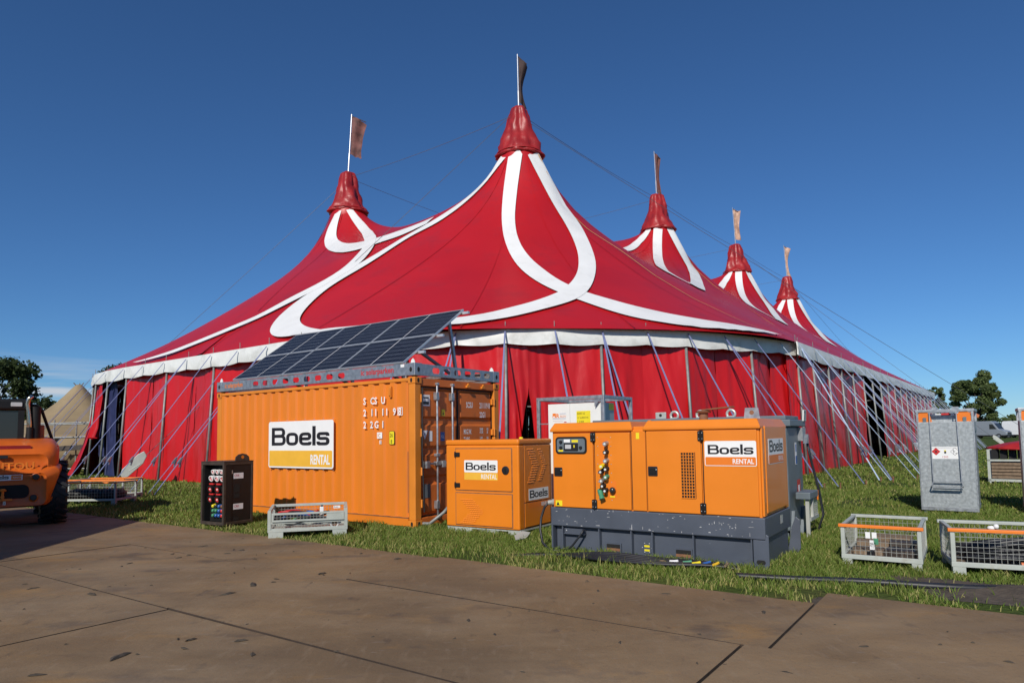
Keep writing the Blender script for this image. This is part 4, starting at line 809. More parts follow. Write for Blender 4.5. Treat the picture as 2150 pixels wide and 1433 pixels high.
# sign on the front, sign on the end
def boels_sign(fr, a0, a1, z0, z1, par, d):
    h_ = z1-z0; wd = a1-a0
    mb = MB(); plate(mb, fr, a0, a1, z0, z1, d, d+.002, 0, .02); s_ = mb.build('sign', 'white', par)
    mb = MB(); plate(mb, fr, a0+.008, a1-.008, z0+.008, z0+h_*.36, d+.0025, d+.0035, 0, .012); mb.build('sign_band', 'oprint', s_)
    boels(fr, a0+wd*.065, z0+h_*.47, wd*.88, d+.003, s_); text("RENTAL", fr, a1-wd*.05, z0+h_*.1, h_*.27, d+.005, 'white', s_, 'lettering', .85, .0015, 'RIGHT'); return s_
boels_sign(GF, 2.13, 2.728, 1.155, 1.447, gen, .0075)
mb = MB(); plate(mb, GS, .15, 1.12, .61, 1.615, -.02, .014); de = mb.build('end_panel', 'orange', gen, bevel=.01)
for a0_, a1_ in ((.04, .15), (1.13, GW-.04)): mb = MB(); plate(mb, GS, a0_, a1_, .585, 1.59, -.02, .005); mb.build('end_frame', 'orange', gen, bevel=.006)
boels_sign(GS, .27, 1.03, 1.165, 1.465, de, .0145)
mb = MB(); mb.tube([(1.95, .55, 1.70), (1.95, .55, 1.80)], .055, 12); mb.lathe([(.09, 0), (.1, .015), (.06, .03)], 14, (1.95, .55, 1.8)); mb.bar((1.95, .55, 1.835), (2.35, .45, 1.86), .09, .015); mb.build('exhaust_flap', 'rust_or_shade', gen, smooth='auto')
mb = MB(); mb.prism([(-.1, 0), (.1, 0), (.08, .15), (-.08, .15)], (2.5, .75, 1.7), (1, 0, 0), (0, 0, 1), .012); mb.box(2.38, 2.62, .7, .86, 1.703, 1.715); le = mb.build('lifting_bracket', 'galv', gen); mb = MB(); mb.lathe([(.028, 0), (.028, .002)], 12, (2.5, .738, 1.79), (0, -1, 0)); mb.build('bracket_hole', 'rust_or_shade', le)
# skid
mb = MB(); mb.box(-.01, GL+.012, -.012, GW+.012, .33, .575); sk = mb.build('skid_beam', 'skid', gen, bevel=.012)
mb = MB(); mb.box(.03, GL-.02, .075, GW-.03, .0, .33); tk = mb.build('fuel_tank', 'skid', gen, bevel=.01)
for x in (.16, .70, 1.15, 1.43, 1.95, 2.63):
    mb = MB(); mb.box(x-.008, x+.008, .002, .08, .0, .33); mb.build('skid_rib', 'skid', gen)
mb = MB(); mb.box(-.005, .02, -.01, GW, .0, .335); mb.build('skid_end', 'skid', gen)
mb = MB(); mb.prism([(2.66, .0), (2.80, .0), (2.83, .06), (2.83, .38), (2.80, .40), (2.79, .33), (2.66, .33)], (0, -.02, 0), (1, 0, 0), (0, 0, 1), .02); lg = mb.build('tow_lug', 'skid', gen, bevel=.005); mb = MB(); plate(mb, GF, 2.69, 2.79, .06, .11, .0405, .042, 0, .025); mb.build('lug_slot', 'dark', lg)
mb = MB(); mb.prism([(2.74, .0), (2.86, .0), (2.90, .06), (2.90, .42), (2.85, .46), (2.80, .33)], (0, GW+.02, 0), (1, 0, 0), (0, 0, 1), .02); mb.build('tow_lug', 'skid', gen, bevel=.005)
for x0 in (.77, 1.70):
    mb = MB(); plate(mb, GF, x0, x0+.22, .035, .15, -.074, -.05); pk = mb.build('fork_pocket', 'skid', gen); mb = MB(); plate(mb, GF, x0+.016, x0+.204, .05, .135, -.0495, -.048); mb.build('pocket_hole', 'dark', pk); mb = MB(); plate(mb, GF, x0+.016, x0+.204, .05, .085, -.0475, -.046); mb.build('pocket_floor', 'rust_or_shade', pk)
mb = MB(); mb.lathe([(.078, 0), (.078, .008)], 22, (1.335, .074, .12), (0, -1, 0)); ip = mb.build('inspection_cover', 'skid', gen); mb = MB(); [bolt(mb, GF, 1.335+.063*cos(a*pi/3), .12+.063*sin(a*pi/3), -.064, .008, .005) for a in range(6)]; mb.build('cover_bolt', 'galv', ip); mb = MB(); plate(mb, GF, 1.30, 1.37, .13, .155, -.065, -.063); plate(mb, GF, 1.30, 1.37, .08, .105, -.065, -.063); mb.build('sticker', 'yel2', ip)
mb = MB(); mb.box(.18, .48, .02, .076, .235, .30); mb.box(.175, .485, .005, .07, .225, .238); hb = mb.build('cable_entry', 'skid', gen, bevel=.004); mb = MB(); bolt(mb, GF, .21, .27, -.02); bolt(mb, GF, .45, .27, -.02); mb.build('bolt', 'galv', hb)
sticker(GS, .75, .86, .43, .53, .0125, 'lamp', gen)
mb = MB(); mb.tube([(.5, -.03, .31), (.47, -.05, .25), (.36, -.09, .1), (.25, -.05, .02), (.12, -.02, .02)], .014, 7).build('power_lead', 'tblack', gen, smooth=True)
rs = random.Random(4); mb = MB()
for i in range(70):
    x = rs.uniform(.02, GL-.05); z = .345+.22*rs.random()**(2. if i % 3 else .5); l_ = rs.uniform(.006, .03)*(2.2 if rs.random() < .2 else 1); h_ = rs.uniform(.003, .009)
    if rs.random() < .3: l_, h_ = h_, l_*1.2
    mb.prism([(x, z), (x+l_, z+rs.uniform(-.004, .004)), (x+l_*.8, z+h_), (x+l_*.1, z+h_*.7)], (0, -.0128, 0), (1, 0, 0), (0, 0, 1), .0006)
mb.build('paint_scratches', 'lamp', gen, kind='stuff')
mb = MB()
for i in range(8):
    for x in (.715, .905): bolt(mb, GF, x, .70+.115*i, .006, .006, .004)
mb.build('panel_screws', 'galv', gen, kind='stuff')
# lead looping out of the left end
mb = MB(); mb.tube([(.0, .1, .63), (-.04, .1, .63)], .045, 10).tube([(-.04, .1, .63), (-.10, .09, .62)], .035, 10).build('power_plug', 'greyw', gen, smooth='auto')
mb = MB(); P = [(-.10, .09, .62), (-.16, .08, .56), (-.20, .05, .42), (-.19, .0, .26), (-.12, -.06, .1), (.0, -.1, .02), (.2, -.14, .02)]
mb.tube(P, .017, 8).build('power_lead', 'tblack', gen, smooth=True)

# ------------------------------------------------------------------ small generator
SL, SW = 1.421, 1.05
sm = thing("small_generator", "small square orange generator beside the container doors with black round lock", "generator", (-1.116, 11.292), -32.2)
SF, SS = face(SL, 'F'), face(SL, 'S')
mb = MB(); mb.box(0, SL, 0, SW, .085, 1.40); mb.build('canopy', 'orange', sm, bevel=.025, seg=3)
mb = MB(); mb.box(-.008, SL+.008, -.008, SW+.008, 1.40, 1.49); mb.build('lid', 'orange', sm, bevel=.03, seg=3)
mb = MB(); plate(mb, SF, .195, 1.305, .665, 1.355, .0005, .0015); plate(mb, SF, .195, 1.305, .11, .64, .0005, .0015); plate(mb, SS, .14, SW-.07, .1, 1.40, .0005, .0015); mb.build('door_gap', 'rust_or_shade', sm)
mb = MB(); plate(mb, SF, .21, 1.29, .68, 1.34, .002, .012); sdr = mb.build('door', 'orange', sm, bevel=.006)
mb = MB(); plate(mb, SF, .21, 1.29, .125, .625, .002, .012); svp = mb.build('vent_panel', 'orange', sm, bevel=.006)
mb = MB(); plate(mb, SS, .155, SW-.085, .50, 1.385, .002, .010); ssp = mb.build('side_panel', 'orange', sm, bevel=.006)
mb = MB(); plate(mb, SS, .155, SW-.085, .115, .485, .002, .010); mb.build('side_panel', 'orange', sm, bevel=.006)
for z in (1.25, .755): mb = MB(); plate(mb, SF, .19, .30, z-.035, z+.035, .012, .03, 0, .012); mb.tube([(.21, -.03, z-.05), (.21, -.03, z+.05)], .011, 8); mb.build('hinge', 'blackp', sdr, bevel=.004)
mb = MB(); mb.lathe([(.068, 0), (.066, .012), (.05, .016)], 24, (1.185, -.012, 1.005), (0, -1, 0)); lk = mb.build('door_lock', 'ink', sdr, smooth='auto'); mb = MB(); plate(mb, SF, 1.172, 1.198, .965, 1.045, .029, .036, 0, .008); mb.build('lock_paddle', 'blackp', lk)
mb = MB(); plate(mb, SF, .385, 1.035, .965, 1.16, .0125, .014, 0, .015); sg = mb.build('sign', 'white', sdr); boels(SF, .415, 1.0, .585, .0145, sg); mb = MB(); plate(mb, SF, .385, 1.035, .845, .96, .0125, .0135); mb.build('sign_band', 'amber', sg); text("RENTAL", SF, 1.02, .865, .105, .0145, 'white', sg, 'lettering', .8, .001, 'RIGHT')
mb = MB(); plate(mb, SS, .27, .90, .52, .70, .0105, .012); sg = mb.build('sign', 'white', ssp); boels(SS, .30, .555, .57, .0125, sg); mb = MB(); plate(mb, SS, .27, .90, .40-.0, .485, .0105, .0115); sb = mb.build('sign_band', 'oprint', sm); text("RENTAL", SS, .88, .41, .08, .0125, 'white', sb, 'lettering', .75, .003, 'RIGHT')
def chevron(fr, a0, z0, z1, wd, d, par, rows_=15, cols=6, cw=.034):
    mb = MB(); o, ex, ey, n_ = fr
    for r_ in range(rows_):
        f = r_/(rows_-1); z = z0+(z1-z0)*f; off = wd*(1-abs(2*f-1))
        for c_ in range(cols):
            a = a0+off+c_*cw*1.18+(r_ % 2)*cw*.5; h_ = (z1-z0)/rows_*.62
            mb.add([o+ex*a+ey*z+n_*d, o+ex*(a+cw)+ey*z+n_*d, o+ex*(a+cw)+ey*(z+h_)+n_*d, o+ex*a+ey*(z+h_)+n_*d, o+ex*a+ey*z+n_*(d+.009), o+ex*(a+cw)+ey*z+n_*(d+.009)], [(0, 1, 5, 4), (4, 5, 2, 3), (0, 4, 3), (1, 2, 5)])
    return mb.build('vent_louvres', 'orange', par)
chevron(SS, .23, .80, 1.32, .16, .0105, ssp, 15, 5, .034); chevron(SS, .56, .82, 1.31, .16, .0105, ssp, 15, 3, .034)
chevron(SF, .3, .15, .52, .2, .0125, svp, 13, 6, .036)
mb = MB(); mb.box(.0, SL, .03, SW-.03, .055, .085); mb.box(.02, .5, .02, .16, 0, .055); mb.box(.62, 1.0, .04, .2, 0.0, .055); mb.box(1.2, SL-.01, .02, .2, 0, .055); mb.box(.02, SL-.02, SW-.2, SW-.04, 0, .055); mb.build('skid', 'greyc', sm, bevel=.004)
mb = MB(); mb.lathe([(.035, 0), (.035, .02), (.02, .03)], 14, (.95, .85, 1.49)); mb.build('filler_cap', 'yel2', sm)

# ------------------------------------------------------------------ black power distributor with sockets
KL, KW = .646, .61
cab = thing("power_distributor", "black socket cabinet with red and white industrial outlets beside the orange container", "distribution box", (-5.6, 12.199), -31)
KF, KS = face(KL, 'F'), face(KL, 'S')
mb = MB(); mb.box(.012, KL-.03, .16, KW-.012, .1, 1.15); mb.build('housing', 'blackp', cab)
mb = MB()
for (x0, y0) in ((0, 0), (KL-.045, 0), (0, KW-.045), (KL-.045, KW-.045)): mb.box(x0, x0+.045, y0, y0+.045, .06, 1.16)
for z in (.06, 1.105): mb.box(.046, KL-.046, 0, .045, z, z+.055); mb.box(.0, .045, .046, KW-.046, z, z+.055); mb.box(KL-.045, KL, .046, KW-.046, z, z+.055)
mb.build('frame', 'dframe', cab, bevel=.005)
mb = MB(); mb.box(-.004, KL+.004, -.004, KW+.004, 1.16, 1.17); mb.build('top_plate', 'dframe', cab)
mb = MB(); mb.box(.0, .05, .046, .16, .115, 1.1); mb.box(KL-.05, KL-.001, .046, .16, .115, 1.1); mb.build('cheek', 'blackp', cab)
mb = MB(); plate(mb, KS, .047, KW-.047, .117, 1.103, -.025, -.008); kp = mb.build('side_panel', 'blackp', cab)
for (z0, nm) in ((.86, 0), (.32, 0)):
    s_ = sticker(KS, .2, .40, z0, z0+.1, -.005, 'white', kp); text("CRK", KS, .21, z0+.035, .06, -.002, 'redp', s_, 'lettering', .9)
sticker(KS, .09, .18, .95, 1.01, -.005, 'greyw', kp)
mb = MB(); plate(mb, KS, .22, .33, .62, .76, -.0055, -.004); plate(mb, KS, .22, .33, .52, .6, -.0055, -.004); plate(mb, KS, .2, .32, .13, .18, -.0055, -.004); mb.build('grip_recess', 'dark', kp)
mb = MB(); mb.box(.05, .18, .05, KW-.05, 0, .06); mb.box(KL-.18, KL-.05, .05, KW-.05, 0, .06); mb.build('foot', 'blackp', cab)
mb = MB(); mb.prism([(.25, 1.17), (.55, 1.17), (.54, 1.24), (.48, 1.285), (.4, 1.30), (.32, 1.285), (.26, 1.24)], (KL-.05, 0, 0), (0, 1, 0), (0, 0, 1), .02); eye = mb.build('lifting_eye', 'dframe', cab, bevel=.004); mb = MB(); mb.lathe([(.03, 0), (.03, .002)], 12, (KL-.0285, .4, 1.235), (1, 0, 0)); mb.build('eye_hole', 'cont', eye)
for z, xs_, r, m1, m2 in ((1.0, (.22, .34, .46), .04, 'white', 'bluep'), (.88, (.17, .33, .48), .052, 'white', 'redp'), (.69, (.14, .34, .53), .066, 'redp', 'blackp'), (.51, (.14, .34, .53), .066, 'redp', 'blackp')):
    for x in xs_:
        mb = MB(); mb.lathe([(r*.8, 0), (r*.85, .05), (r, .055), (r, .085), (r*.72, .088), (r*.7, .06)], 16, (x, .155, z), (.1, -1, -.25)); so = mb.build('outlet', m2 if m2 == 'blackp' else m1, cab, smooth='auto')
        mb = MB(); mb.lathe([(r*.68, 0), (r*.66, .004)], 14, (x+.007, .088, z-.018), (.1, -1, -.25)); mb.lathe([(r*.24, .004), (r*.2, .01)], 10, (x+.007, .088, z-.018), (.1, -1, -.25), 1); mb.build('outlet_face', ['redp', 'white'], so)
        if m2 == 'blackp': mb = MB(); mb.box(x-.06, x+.06, .11, .15, z+.06, z+.085); mb.build('outlet_lid', 'redp', so)
for z, cs in ((.385, ('yel2', 'glass', 'bluep', 'rust_or_shade', 'rust_or_shade')), (.305, ('green', 'green', 'bluep', 'redp', 'rust_or_shade')), (.22, ('green', 'bluep', 'bluep', 'redp', 'rust_or_shade'))):
    for i, c_ in enumerate(cs): mb = MB(); mb.lathe([(.03, 0), (.028, .06), (.018, .07)], 12, (.2+i*.083, .155, z), (.1, -1, -.2)); mb.build('connector', c_, cab, smooth='auto')
for z in (.94, .8, .6, .43): mb = MB(); mb.lathe([(.03, 0), (.028, .04)], 10, (.585, .15, z), (0, -1, 0)); mb.build('outlet', 'redp', cab)

# ------------------------------------------------------------------ mesh crates
def gitter(label, loc, yaw, L, Wd, H, rail='greyc', group=None, zb=.10, foot=.1, pitch=.05, name="mesh_crate", fl=True, back='greyc'):
    t = thing(name, label, "crate", loc, yaw, group)
    F = face(L, 'F'); Sx = face(L, 'S'); B = (Vector((L, Wd, 0)), Vector((-1, 0, 0)), Vector((0, 0, 1)), Vector((0, 1, 0))); Lf = (Vector((0, Wd, 0)), Vector((0, -1, 0)), Vector((0, 0, 1)), Vector((-1, 0, 0)))
    mb = MB(); mb.box(0, L, 0, .04, zb, zb+.05); mb.box(0, L, Wd-.04, Wd, zb, zb+.05); mb.box(0, .04, .041, Wd-.041, zb, zb+.05); mb.box(L-.04, L, .041, Wd-.041, zb, zb+.05); mb.build('base_frame', 'greyc', t, bevel=.004)
    mb = MB(); mb.box(.04, L-.04, .04, Wd-.04, zb+.01, zb+.02); mb.build('floor_sheet', 'wood', t)
    for x in (0, L-foot-.02):
        for y in (0, Wd-foot): mb = MB(); mb.box(x+.01, x+.01+foot, y+.005, y+foot-.005, 0, zb); mb.build('foot', 'greyc', t, bevel=.004)
    for x in (0, L-.045):
        for y in (0, Wd-.045): mb = MB(); mb.box(x+.002, x+.043, y+.002, y+.043, zb+.05, H-.035); mb.build('post', 'greyc', t, bevel=.003)
    mb = MB(); mb.box(-.02, L+.02, -.015, .045, H-.035, H); mb.build('top_rail', rail, t, bevel=.005)
    mb = MB(); mb.box(-.02, L+.02, Wd-.045, Wd+.015, H-.035, H); mb.build('top_rail', back, t, bevel=.005)
    for x in (0, L-.04): mb = MB(); mb.box(x, x+.04, .046, Wd-.046, H-.032, H-.004); mb.build('side_rail', 'greyc', t, bevel=.004)
    for fr, l_ in ((F, L), (B, L), (Sx, Wd), (Lf, Wd)): mb = MB(); wire(mb, fr, .045, l_-.045, zb+.05, H-.035, pitch, -.018); mb.build('wire_mesh', 'greyw', t)
    return t
c1 = gitter("grey mesh crate with orange front rail and white tags, in front of the gas cube", (3.79, 7.96), -33.6, .81, 1.1, .47, 'oran2', "mesh crates", zb=.075, foot=.1)
mb = MB()
for (x, z, m_) in ((.285, .36, 0), (.35, .36, 0), (.325, .27, 0), (.365, .295, 1), (.325, .235, 0)): mb.box(x-.024, x+.024, -.028, -.026, z-.035, z+.035, m_)
tg = mb.build('paper_tag', ['white', 'green'], c1); text("46 H", face(1, 'F'), .305, .262, .03, .03, 'ink', tg); text("11", face(1, 'F'), .315, .215, .028, .03, 'ink', tg)
for i, (x, y, w_, a) in enumerate(((.1, .2, .32, 4), (.42, .18, .3, -6), (.1, .55, .34, 8), (.45, .55, .3, 3), (.25, .8, .4, -4))):
    b = thing("rubber_mat", ("dark ribbed rubber mat at the front left of the tagged mesh crate", "dark rubber mat at the front right of the tagged mesh crate", "dark rubber mat in the middle left of the tagged crate", "dark rubber mat at the middle right of the tagged crate", "dark rubber mat at the back of the tagged crate")[i], "mat", (0, 0), 0, "mats in the tagged crate"); q = Matrix.Rotation(R(-33.6), 4, 'Z') @ Vector((x, y, .1)); b.location = (3.79+q.x, 7.96+q.y, .098); b.rotation_euler = (0, 0, R(-33.6+a))
    mb = MB(); mb.box(0, w_, 0, .28, 0, .06+.02*i); [mb.box(.01+k*.04, .025+k*.04, -.003, .283, .01, .064+.02*i) for k in range(int(w_/.04))]; mb.build('mat_body', 'dframe' if i % 2 else 'wood', b)
c2 = gitter("grey mesh crate with orange front rail full of black cable covers, at the right edge", (4.66, 7.33), -25, 1.2, .8, .49, 'oran2', "mesh crates", zb=.085, foot=.12)
mb = MB()
for k in range(26):
    x0 = random.uniform(.08, .3); x1 = random.uniform(.9, 1.12); y = random.uniform(.1, .7); z = .13+random.random()*.16*(1-abs(y-.45)*1.1)
    mb.tube([(x0, y, z), (x0+.2, y+random.uniform(-.04, .04), z+random.uniform(.0, .06)), (x1-.2, y+random.uniform(-.05, .05), z+random.uniform(.02, .1)), (x1, y, z+random.uniform(0, .06))], random.uniform(.018, .032), 6)
o_ = mb.build('cable_heap', 'tblack', None, smooth=True); o_.location = c2.location; o_.rotation_euler = c2.rotation_euler; tag(o_, "heap of black hoses lying in the mesh crate at the right edge", "cables")
mb = MB(); mb.tube([(.62, .06, .13), (.85, .06, .135)], .03, 10); o_ = mb.build('clay_pipe', 'pvc', None, smooth='auto'); o_.location = c2.location; o_.rotation_euler = c2.rotation_euler; tag(o_, "short orange pipe lying at the front of the right edge crate", "pipe")
mb = MB(); mb.sph((.5, .72, .42), .04, 8, 0, (1.2, .8, .7)); mb.sph((.54, .70, .44), .03, 8); o_ = mb.build('white_rag', 'white', None, smooth=True); o_.location = c2.location; o_.rotation_euler = c2.rotation_euler; tag(o_, "white crumpled rag hanging on the back of the right edge crate", "rag")
# folding crate by the container
A_ = thing("folding_crate", "light grey folding mesh crate with cables, in front of the container sign", "crate", (-3.80, 10.54), 14.6, "mesh crates")
L, Wd = 1.2, .8
AF = face(L, 'F')
mb = MB(); mb.box(0, L, 0, .05, .11, .15); mb.box(0, L, Wd-.05, Wd, .11, .15); mb.box(0, .05, .051, Wd-.051, .11, .15); mb.box(L-.05, L, .051, Wd-.051, .11, .15); mb.box(.05, L-.05, .05, Wd-.05, .115, .125); mb.build('base_frame', 'greyc', A_, bevel=.004)
for x in (.012, L-.232):
    for y in (.0, Wd-.12): mb = MB(); mb.box(x, x+.22, y+.004, y+.116, 0, .11); mb.build('foot', 'greyc', A_, bevel=.006)
for x in (0, L-.05):
    for y in (0, Wd-.05): mb = MB(); mb.box(x, x+.05, y, y+.05, .15, .44); mb.build('post', 'greyc', A_, bevel=.004)
mb = MB(); mb.box(.05, L-.05, .004, .034, .235, .265); mb.box(.05, L-.05, .008, .03, .15, .165); mb.build('lower_rail', 'greyc', A_, bevel=.003)
mb = MB(); wire(mb, AF, .05, L-.05, .165, .235, .05, -.02, .0028); mb.build('wire_mesh', 'greyw', A_)
mb = MB(); mb.box(.06, L-.06, -.022, .0, .268, .295); mb.box(.06, L-.06, -.022, 0, .375, .405); mb.box(.06, .09, -.022, 0, .2951, .3749); mb.box(L-.09, L-.06, -.022, 0, .2951, .3749); mb.box(.88, L-.09, -.018, -.006, .2951, .3749); fl_ = mb.build('hinged_flap', 'greyc', A_, bevel=.003)
mb = MB(); wire(mb, AF, .09, .88, .295, .375, .048, .012, .0028); mb.build('wire_mesh', 'greyw', fl_)
mb = MB(); mb.box(-.0, L+.0, Wd-.06, Wd+.01, .43, .47); mb.build('top_rail', 'greyc', A_, bevel=.005)
for x in (.0, L-.045): mb = MB(); mb.prism([(.05, .40), (Wd-.05, .43), (Wd-.05, .47), (.05, .44)], (x, 0, 0), (0, 1, 0), (0, 0, 1), .045); mb.build('side_rail', 'greyc', A_)
BB = (Vector((0, Wd-.03, 0)), Vector((1, 0, 0)), Vector((0, 0, 1)), Vector((0, -1, 0))); mb = MB(); wire(mb, BB, .05, L-.05, .15, .43, .05, 0, .0025); mb.build('wire_mesh', 'greyw', A_)
for x in (.02, L-.02):
    sf = (Vector((x, 0, 0)), Vector((0, 1, 0)), Vector((0, 0, 1)), Vector((1, 0, 0))); mb = MB(); wire(mb, sf, .05, Wd-.05, .15, .42, .05, 0, .0025); mb.build('wire_mesh', 'greyw', A_)
for x, m_, in ((1.0, 'white'),): st = sticker(BB, .98, 1.09, .37, .415, .004, 'white', A_); text("Boels", BB, .99, .383, .03, .007, 'ink', st)
cols = ['tblack', 'tblack', 'tblack', 'green', 'bluep', 'redp', 'tblack', 'bluep']
for k, c_ in enumerate(cols):
    mb = MB(); y = .12+.08*k; z0_ = .15+.04*(k % 3); P = [(.1+.5*(1+cos(t))*(.9-.05*k)+.02*sin(5*t+k), y+.12*sin(t), z0_+.1*abs(sin(1.5*t+k))+.05) for t in [pi*2*i/26 for i in range(27)]]
    mb.tube(P, .014, 6); o_ = mb.build('cable_coil', c_, None, smooth=True); o_.location = A_.location; o_.rotation_euler = A_.rotation_euler
    nm = {'tblack': 'black', 'green': 'green', 'bluep': 'blue', 'redp': 'red'}[c_]
    nth = ('frontmost', 'second', 'third', 'lone', 'front', 'lone', 'rear', 'rear')[k]; tag(o_, f"{nth} {nm} cable coil in the light grey folding crate by the container", "cable", "cable coils in the folding crate")
mb = MB(); P = [(1.0+.055*cos(t), -.0+.0, .2+.055*sin(t)) for t in [2*pi*i/20 for i in range(21)]]; mb.tube([(x, .06, z) for x, y, z in P], .013, 6); mb.lathe([(.045, 0), (.045, .01)], 16, (1.0, .07, .2), (0, -1, 0), 1); o_ = mb.build('cable_drum_end', ['white', 'rust_or_shade'], None, smooth='auto'); o_.location = A_.location; o_.rotation_euler = A_.rotation_euler; tag(o_, "round white rimmed disc behind the lower mesh of folding crate", "reel")
mb = MB(); mb.box(.77, .83, .30, .34, .3, .45); mb.box(.78, .82, .30, .34, .45, .475, 1); o_ = mb.build('spray_can', ['white', 'ink'], None, bevel=.008); o_.location = A_.location; o_.rotation_euler = A_.rotation_euler; tag(o_, "white plastic bottle with black cap standing in the folding crate", "bottle")

# ------------------------------------------------------------------ galvanised cube tank, and its twin at the frame edge
def gas(loc, yaw, label):
    t = thing("galvanised_tank", label, "fuel tank", loc, yaw, "galvanised fuel cubes"); L, Wd, H = .86, .85, 1.68
    F = face(L, 'F')
    mb = MB(); mb.box(0, L, 0, Wd, .06, H); mb.build('tank_body', 'galvp', t, bevel=.008)
    mb = MB(); mb.box(.03, .12, .05, Wd-.05, 0, .06); mb.box(L-.12, L-.03, .05, Wd-.05, 0, .06); mb.box(-.004, L+.004, -.006, .0, .06, .12); mb.build('base', 'galv', t)
    for b_ in ((L, L+.02, .0, .06), (-.01, .0, .0, .04)): mb = MB(); mb.box(*b_, .06, H); mb.build('edge_flange', 'galv', t)
    for z in (.6, 1.2): mb = MB(); mb.box(0, L, -.003, .0, z, z+.006); mb.build('sheet_seam', 'galv', t)
    mb = MB()
    for y in (0, Wd-.05): mb.box(-.03, L+.03, y, y+.05, 1.86, 1.91)
    for x in (-.03, L-.02): mb.box(x, x+.05, .051, Wd-.051, 1.86, 1.91)
    for x in (-.02, L-.02):
        for y in (.005, Wd-.045): mb.box(x, x+.04, y, y+.04, H, 1.86)
    mb.build('top_frame', 'galv', t, bevel=.005)
    mb = MB(); mb.box(.25, .32, .0, .05, 1.905, 1.95); mb.box(.55, .66, 0, .05, 1.905, 1.95); mb.build('lug', 'galv', t)
    mb = MB(); mb.box(.18, L-.22, .2, Wd-.2, H, 1.83); mb.build('valve_box', 'galvp', t); mb = MB(); mb.box(.2, .36, .19, .199, 1.79, 1.83); mb.box(.52, .58, .19, .199, 1.79, 1.83); mb.box(.37, .62, .195, .1995, 1.8, 1.84, 1); mb.build('label', ['white', 'redp'], t)
    for x in (.0, L-.235):
        mb = MB(); mb.prism([(.0, .0), (.235, .0), (.2, .14), (.14, .2), (.05, .2), (.0, .12)], (x, .02, H), (1, 0, 0), (0, 0, 1), -.02); mb.build('fork_guide', 'oprint', t, bevel=.004); mb = MB(); mb.box(x+.09, x+.145, -.0015, .0, H, H+.08); mb.build('guide_slot', 'greyt', t)
    mb = MB(); o = .055
    for x in (.2, .62):
        mb.bar((x, -.02, 1.88), (x+(.01 if x < .4 else .03), -o, .58), .014, .03, up=(0, 1, 0))
    mb.bar((.2, -o, .58), (.66, -o, .58), .03, .014)
    mb.build('ladder_rail', 'galv', t)
    mb = MB(); mb.bar((.2, -.16, .50), (.66, -.16, .50), .03, .02); mb.bar((.21, -o, .58), (.19, -.16, .50), .014, .03); mb.bar((.65, -o, .58), (.67, -.16, .50), .014, .03); mb.bar((.2, -.08, .46), (.66, -.08, .46), .03, .02); mb.build('ladder_step', 'galv', t)
    mb = MB(); plate(mb, F, .2, .645, 1.0, 1.225, .001, .003); s_ = mb.build('hazard_sign', 'white', t)
    o_, ex, ey, n_ = F
    def dia(cx, cz, r, d, mat, nm): mb = MB(); mb.prism([(cx-r, cz), (cx, cz-r), (cx+r, cz), (cx, cz+r)], o_+n_*d, ex, ey, .001); return mb.build(nm, mat, s_)
    dia(.272, 1.135, .07, .004, 'redp', 'red_diamond'); dia(.565, 1.135, .072, .004, 'ink', 'diamond_edge'); dia(.565, 1.135, .066, .0055, 'white', 'diamond_face')
    mb = MB(); [mb.tube([o_+ex*a+ey*z+n_*.006, o_+ex*b+ey*w_+n_*.006], .003, 4) for a, z, b, w_ in ((.545, 1.09, .55, 1.16), (.55, 1.12, .57, 1.15), (.55, 1.13, .53, 1.16), (.55, 1.15, .54, 1.175), (.565, 1.10, .60, 1.10))]; mb.prism([(.57, 1.098), (.6, 1.098), (.585, 1.112)], o_+n_*.006, ex, ey, .001); plate(mb, F, .40, .43, 1.10, 1.14, .004, .006); plate(mb, F, .262, .284, 1.115, 1.15, .006, .007); mb.build('pictogram', 'ink', s_)
    mb = MB(); plate(mb, F, .40, .43, 1.14, 1.16, .004, .006); mb.build('pictogram', 'yel2', s_); text("1202", F, .36, 1.02, .05, .004, 'redp', s_)
    mb = MB(); mb.box(L+.001, L+.012, .1, Wd-.1, .1, .16); mb.box(L+.001, L+.012, .1, Wd-.1, 1.5, 1.56); mb.build('side_rib', 'galv', t)
    return t
gas((7.60, 12.72), -37.5, "galvanised steel fuel cube with orange corner guides and hazard sign")
gas((9.22, 12.30), -34, "second galvanised fuel cube cut off by the right edge of the photo")

# ------------------------------------------------------------------ grey tank behind the generator
gt = thing("grey_fuel_tank", "long dark grey steel tank standing close behind the large orange generator", "tank", (1.27, 11.55), -33.9)
TL, TWd, TH_ = 3.27, 1.1, 1.78; GTS = face(TL, 'S')
mb = MB(); mb.box(0, TL-.06, .03, TWd-.03, .12, 1.62); mb.build('tank_body', 'greyt', gt, bevel=.03)
mb = MB(); mb.box(-.03, TL, 0, TWd, 1.62, 1.72); mb.box(.05, TL-.08, .1, TWd-.1, 1.72, TH_); mb.build('top_frame', 'greyt', gt, bevel=.012)
for y0 in (.22, .9): mb = MB(); mb.prism([(y0-.2, 0), (y0+.2, 0), (y0+.06, .4), (y0-.06, .4)], (TL-.07, 0, 0), (0, 1, 0), (0, 0, 1), .05); mb.build('base_gusset', 'greyt', gt)
mb = MB(); mb.box(0, TL-.1, .1, TWd-.1, 0, .12); mb.build('base_skid', 'greyt', gt)
for x in (1.44, 1.87, 2.35):
    mb = MB(); P = [(x+.062*cos(t), .3, TH_+.05+.062*sin(t)) for t in [-.9+i*(pi+1.8)/16 for i in range(17)]]; mb.tube(P, .02, 8); mb.box(x-.06, x+.06, .26, .34, TH_, TH_+.02); mb.build('lifting_eye', 'greyw', gt, smooth='auto')
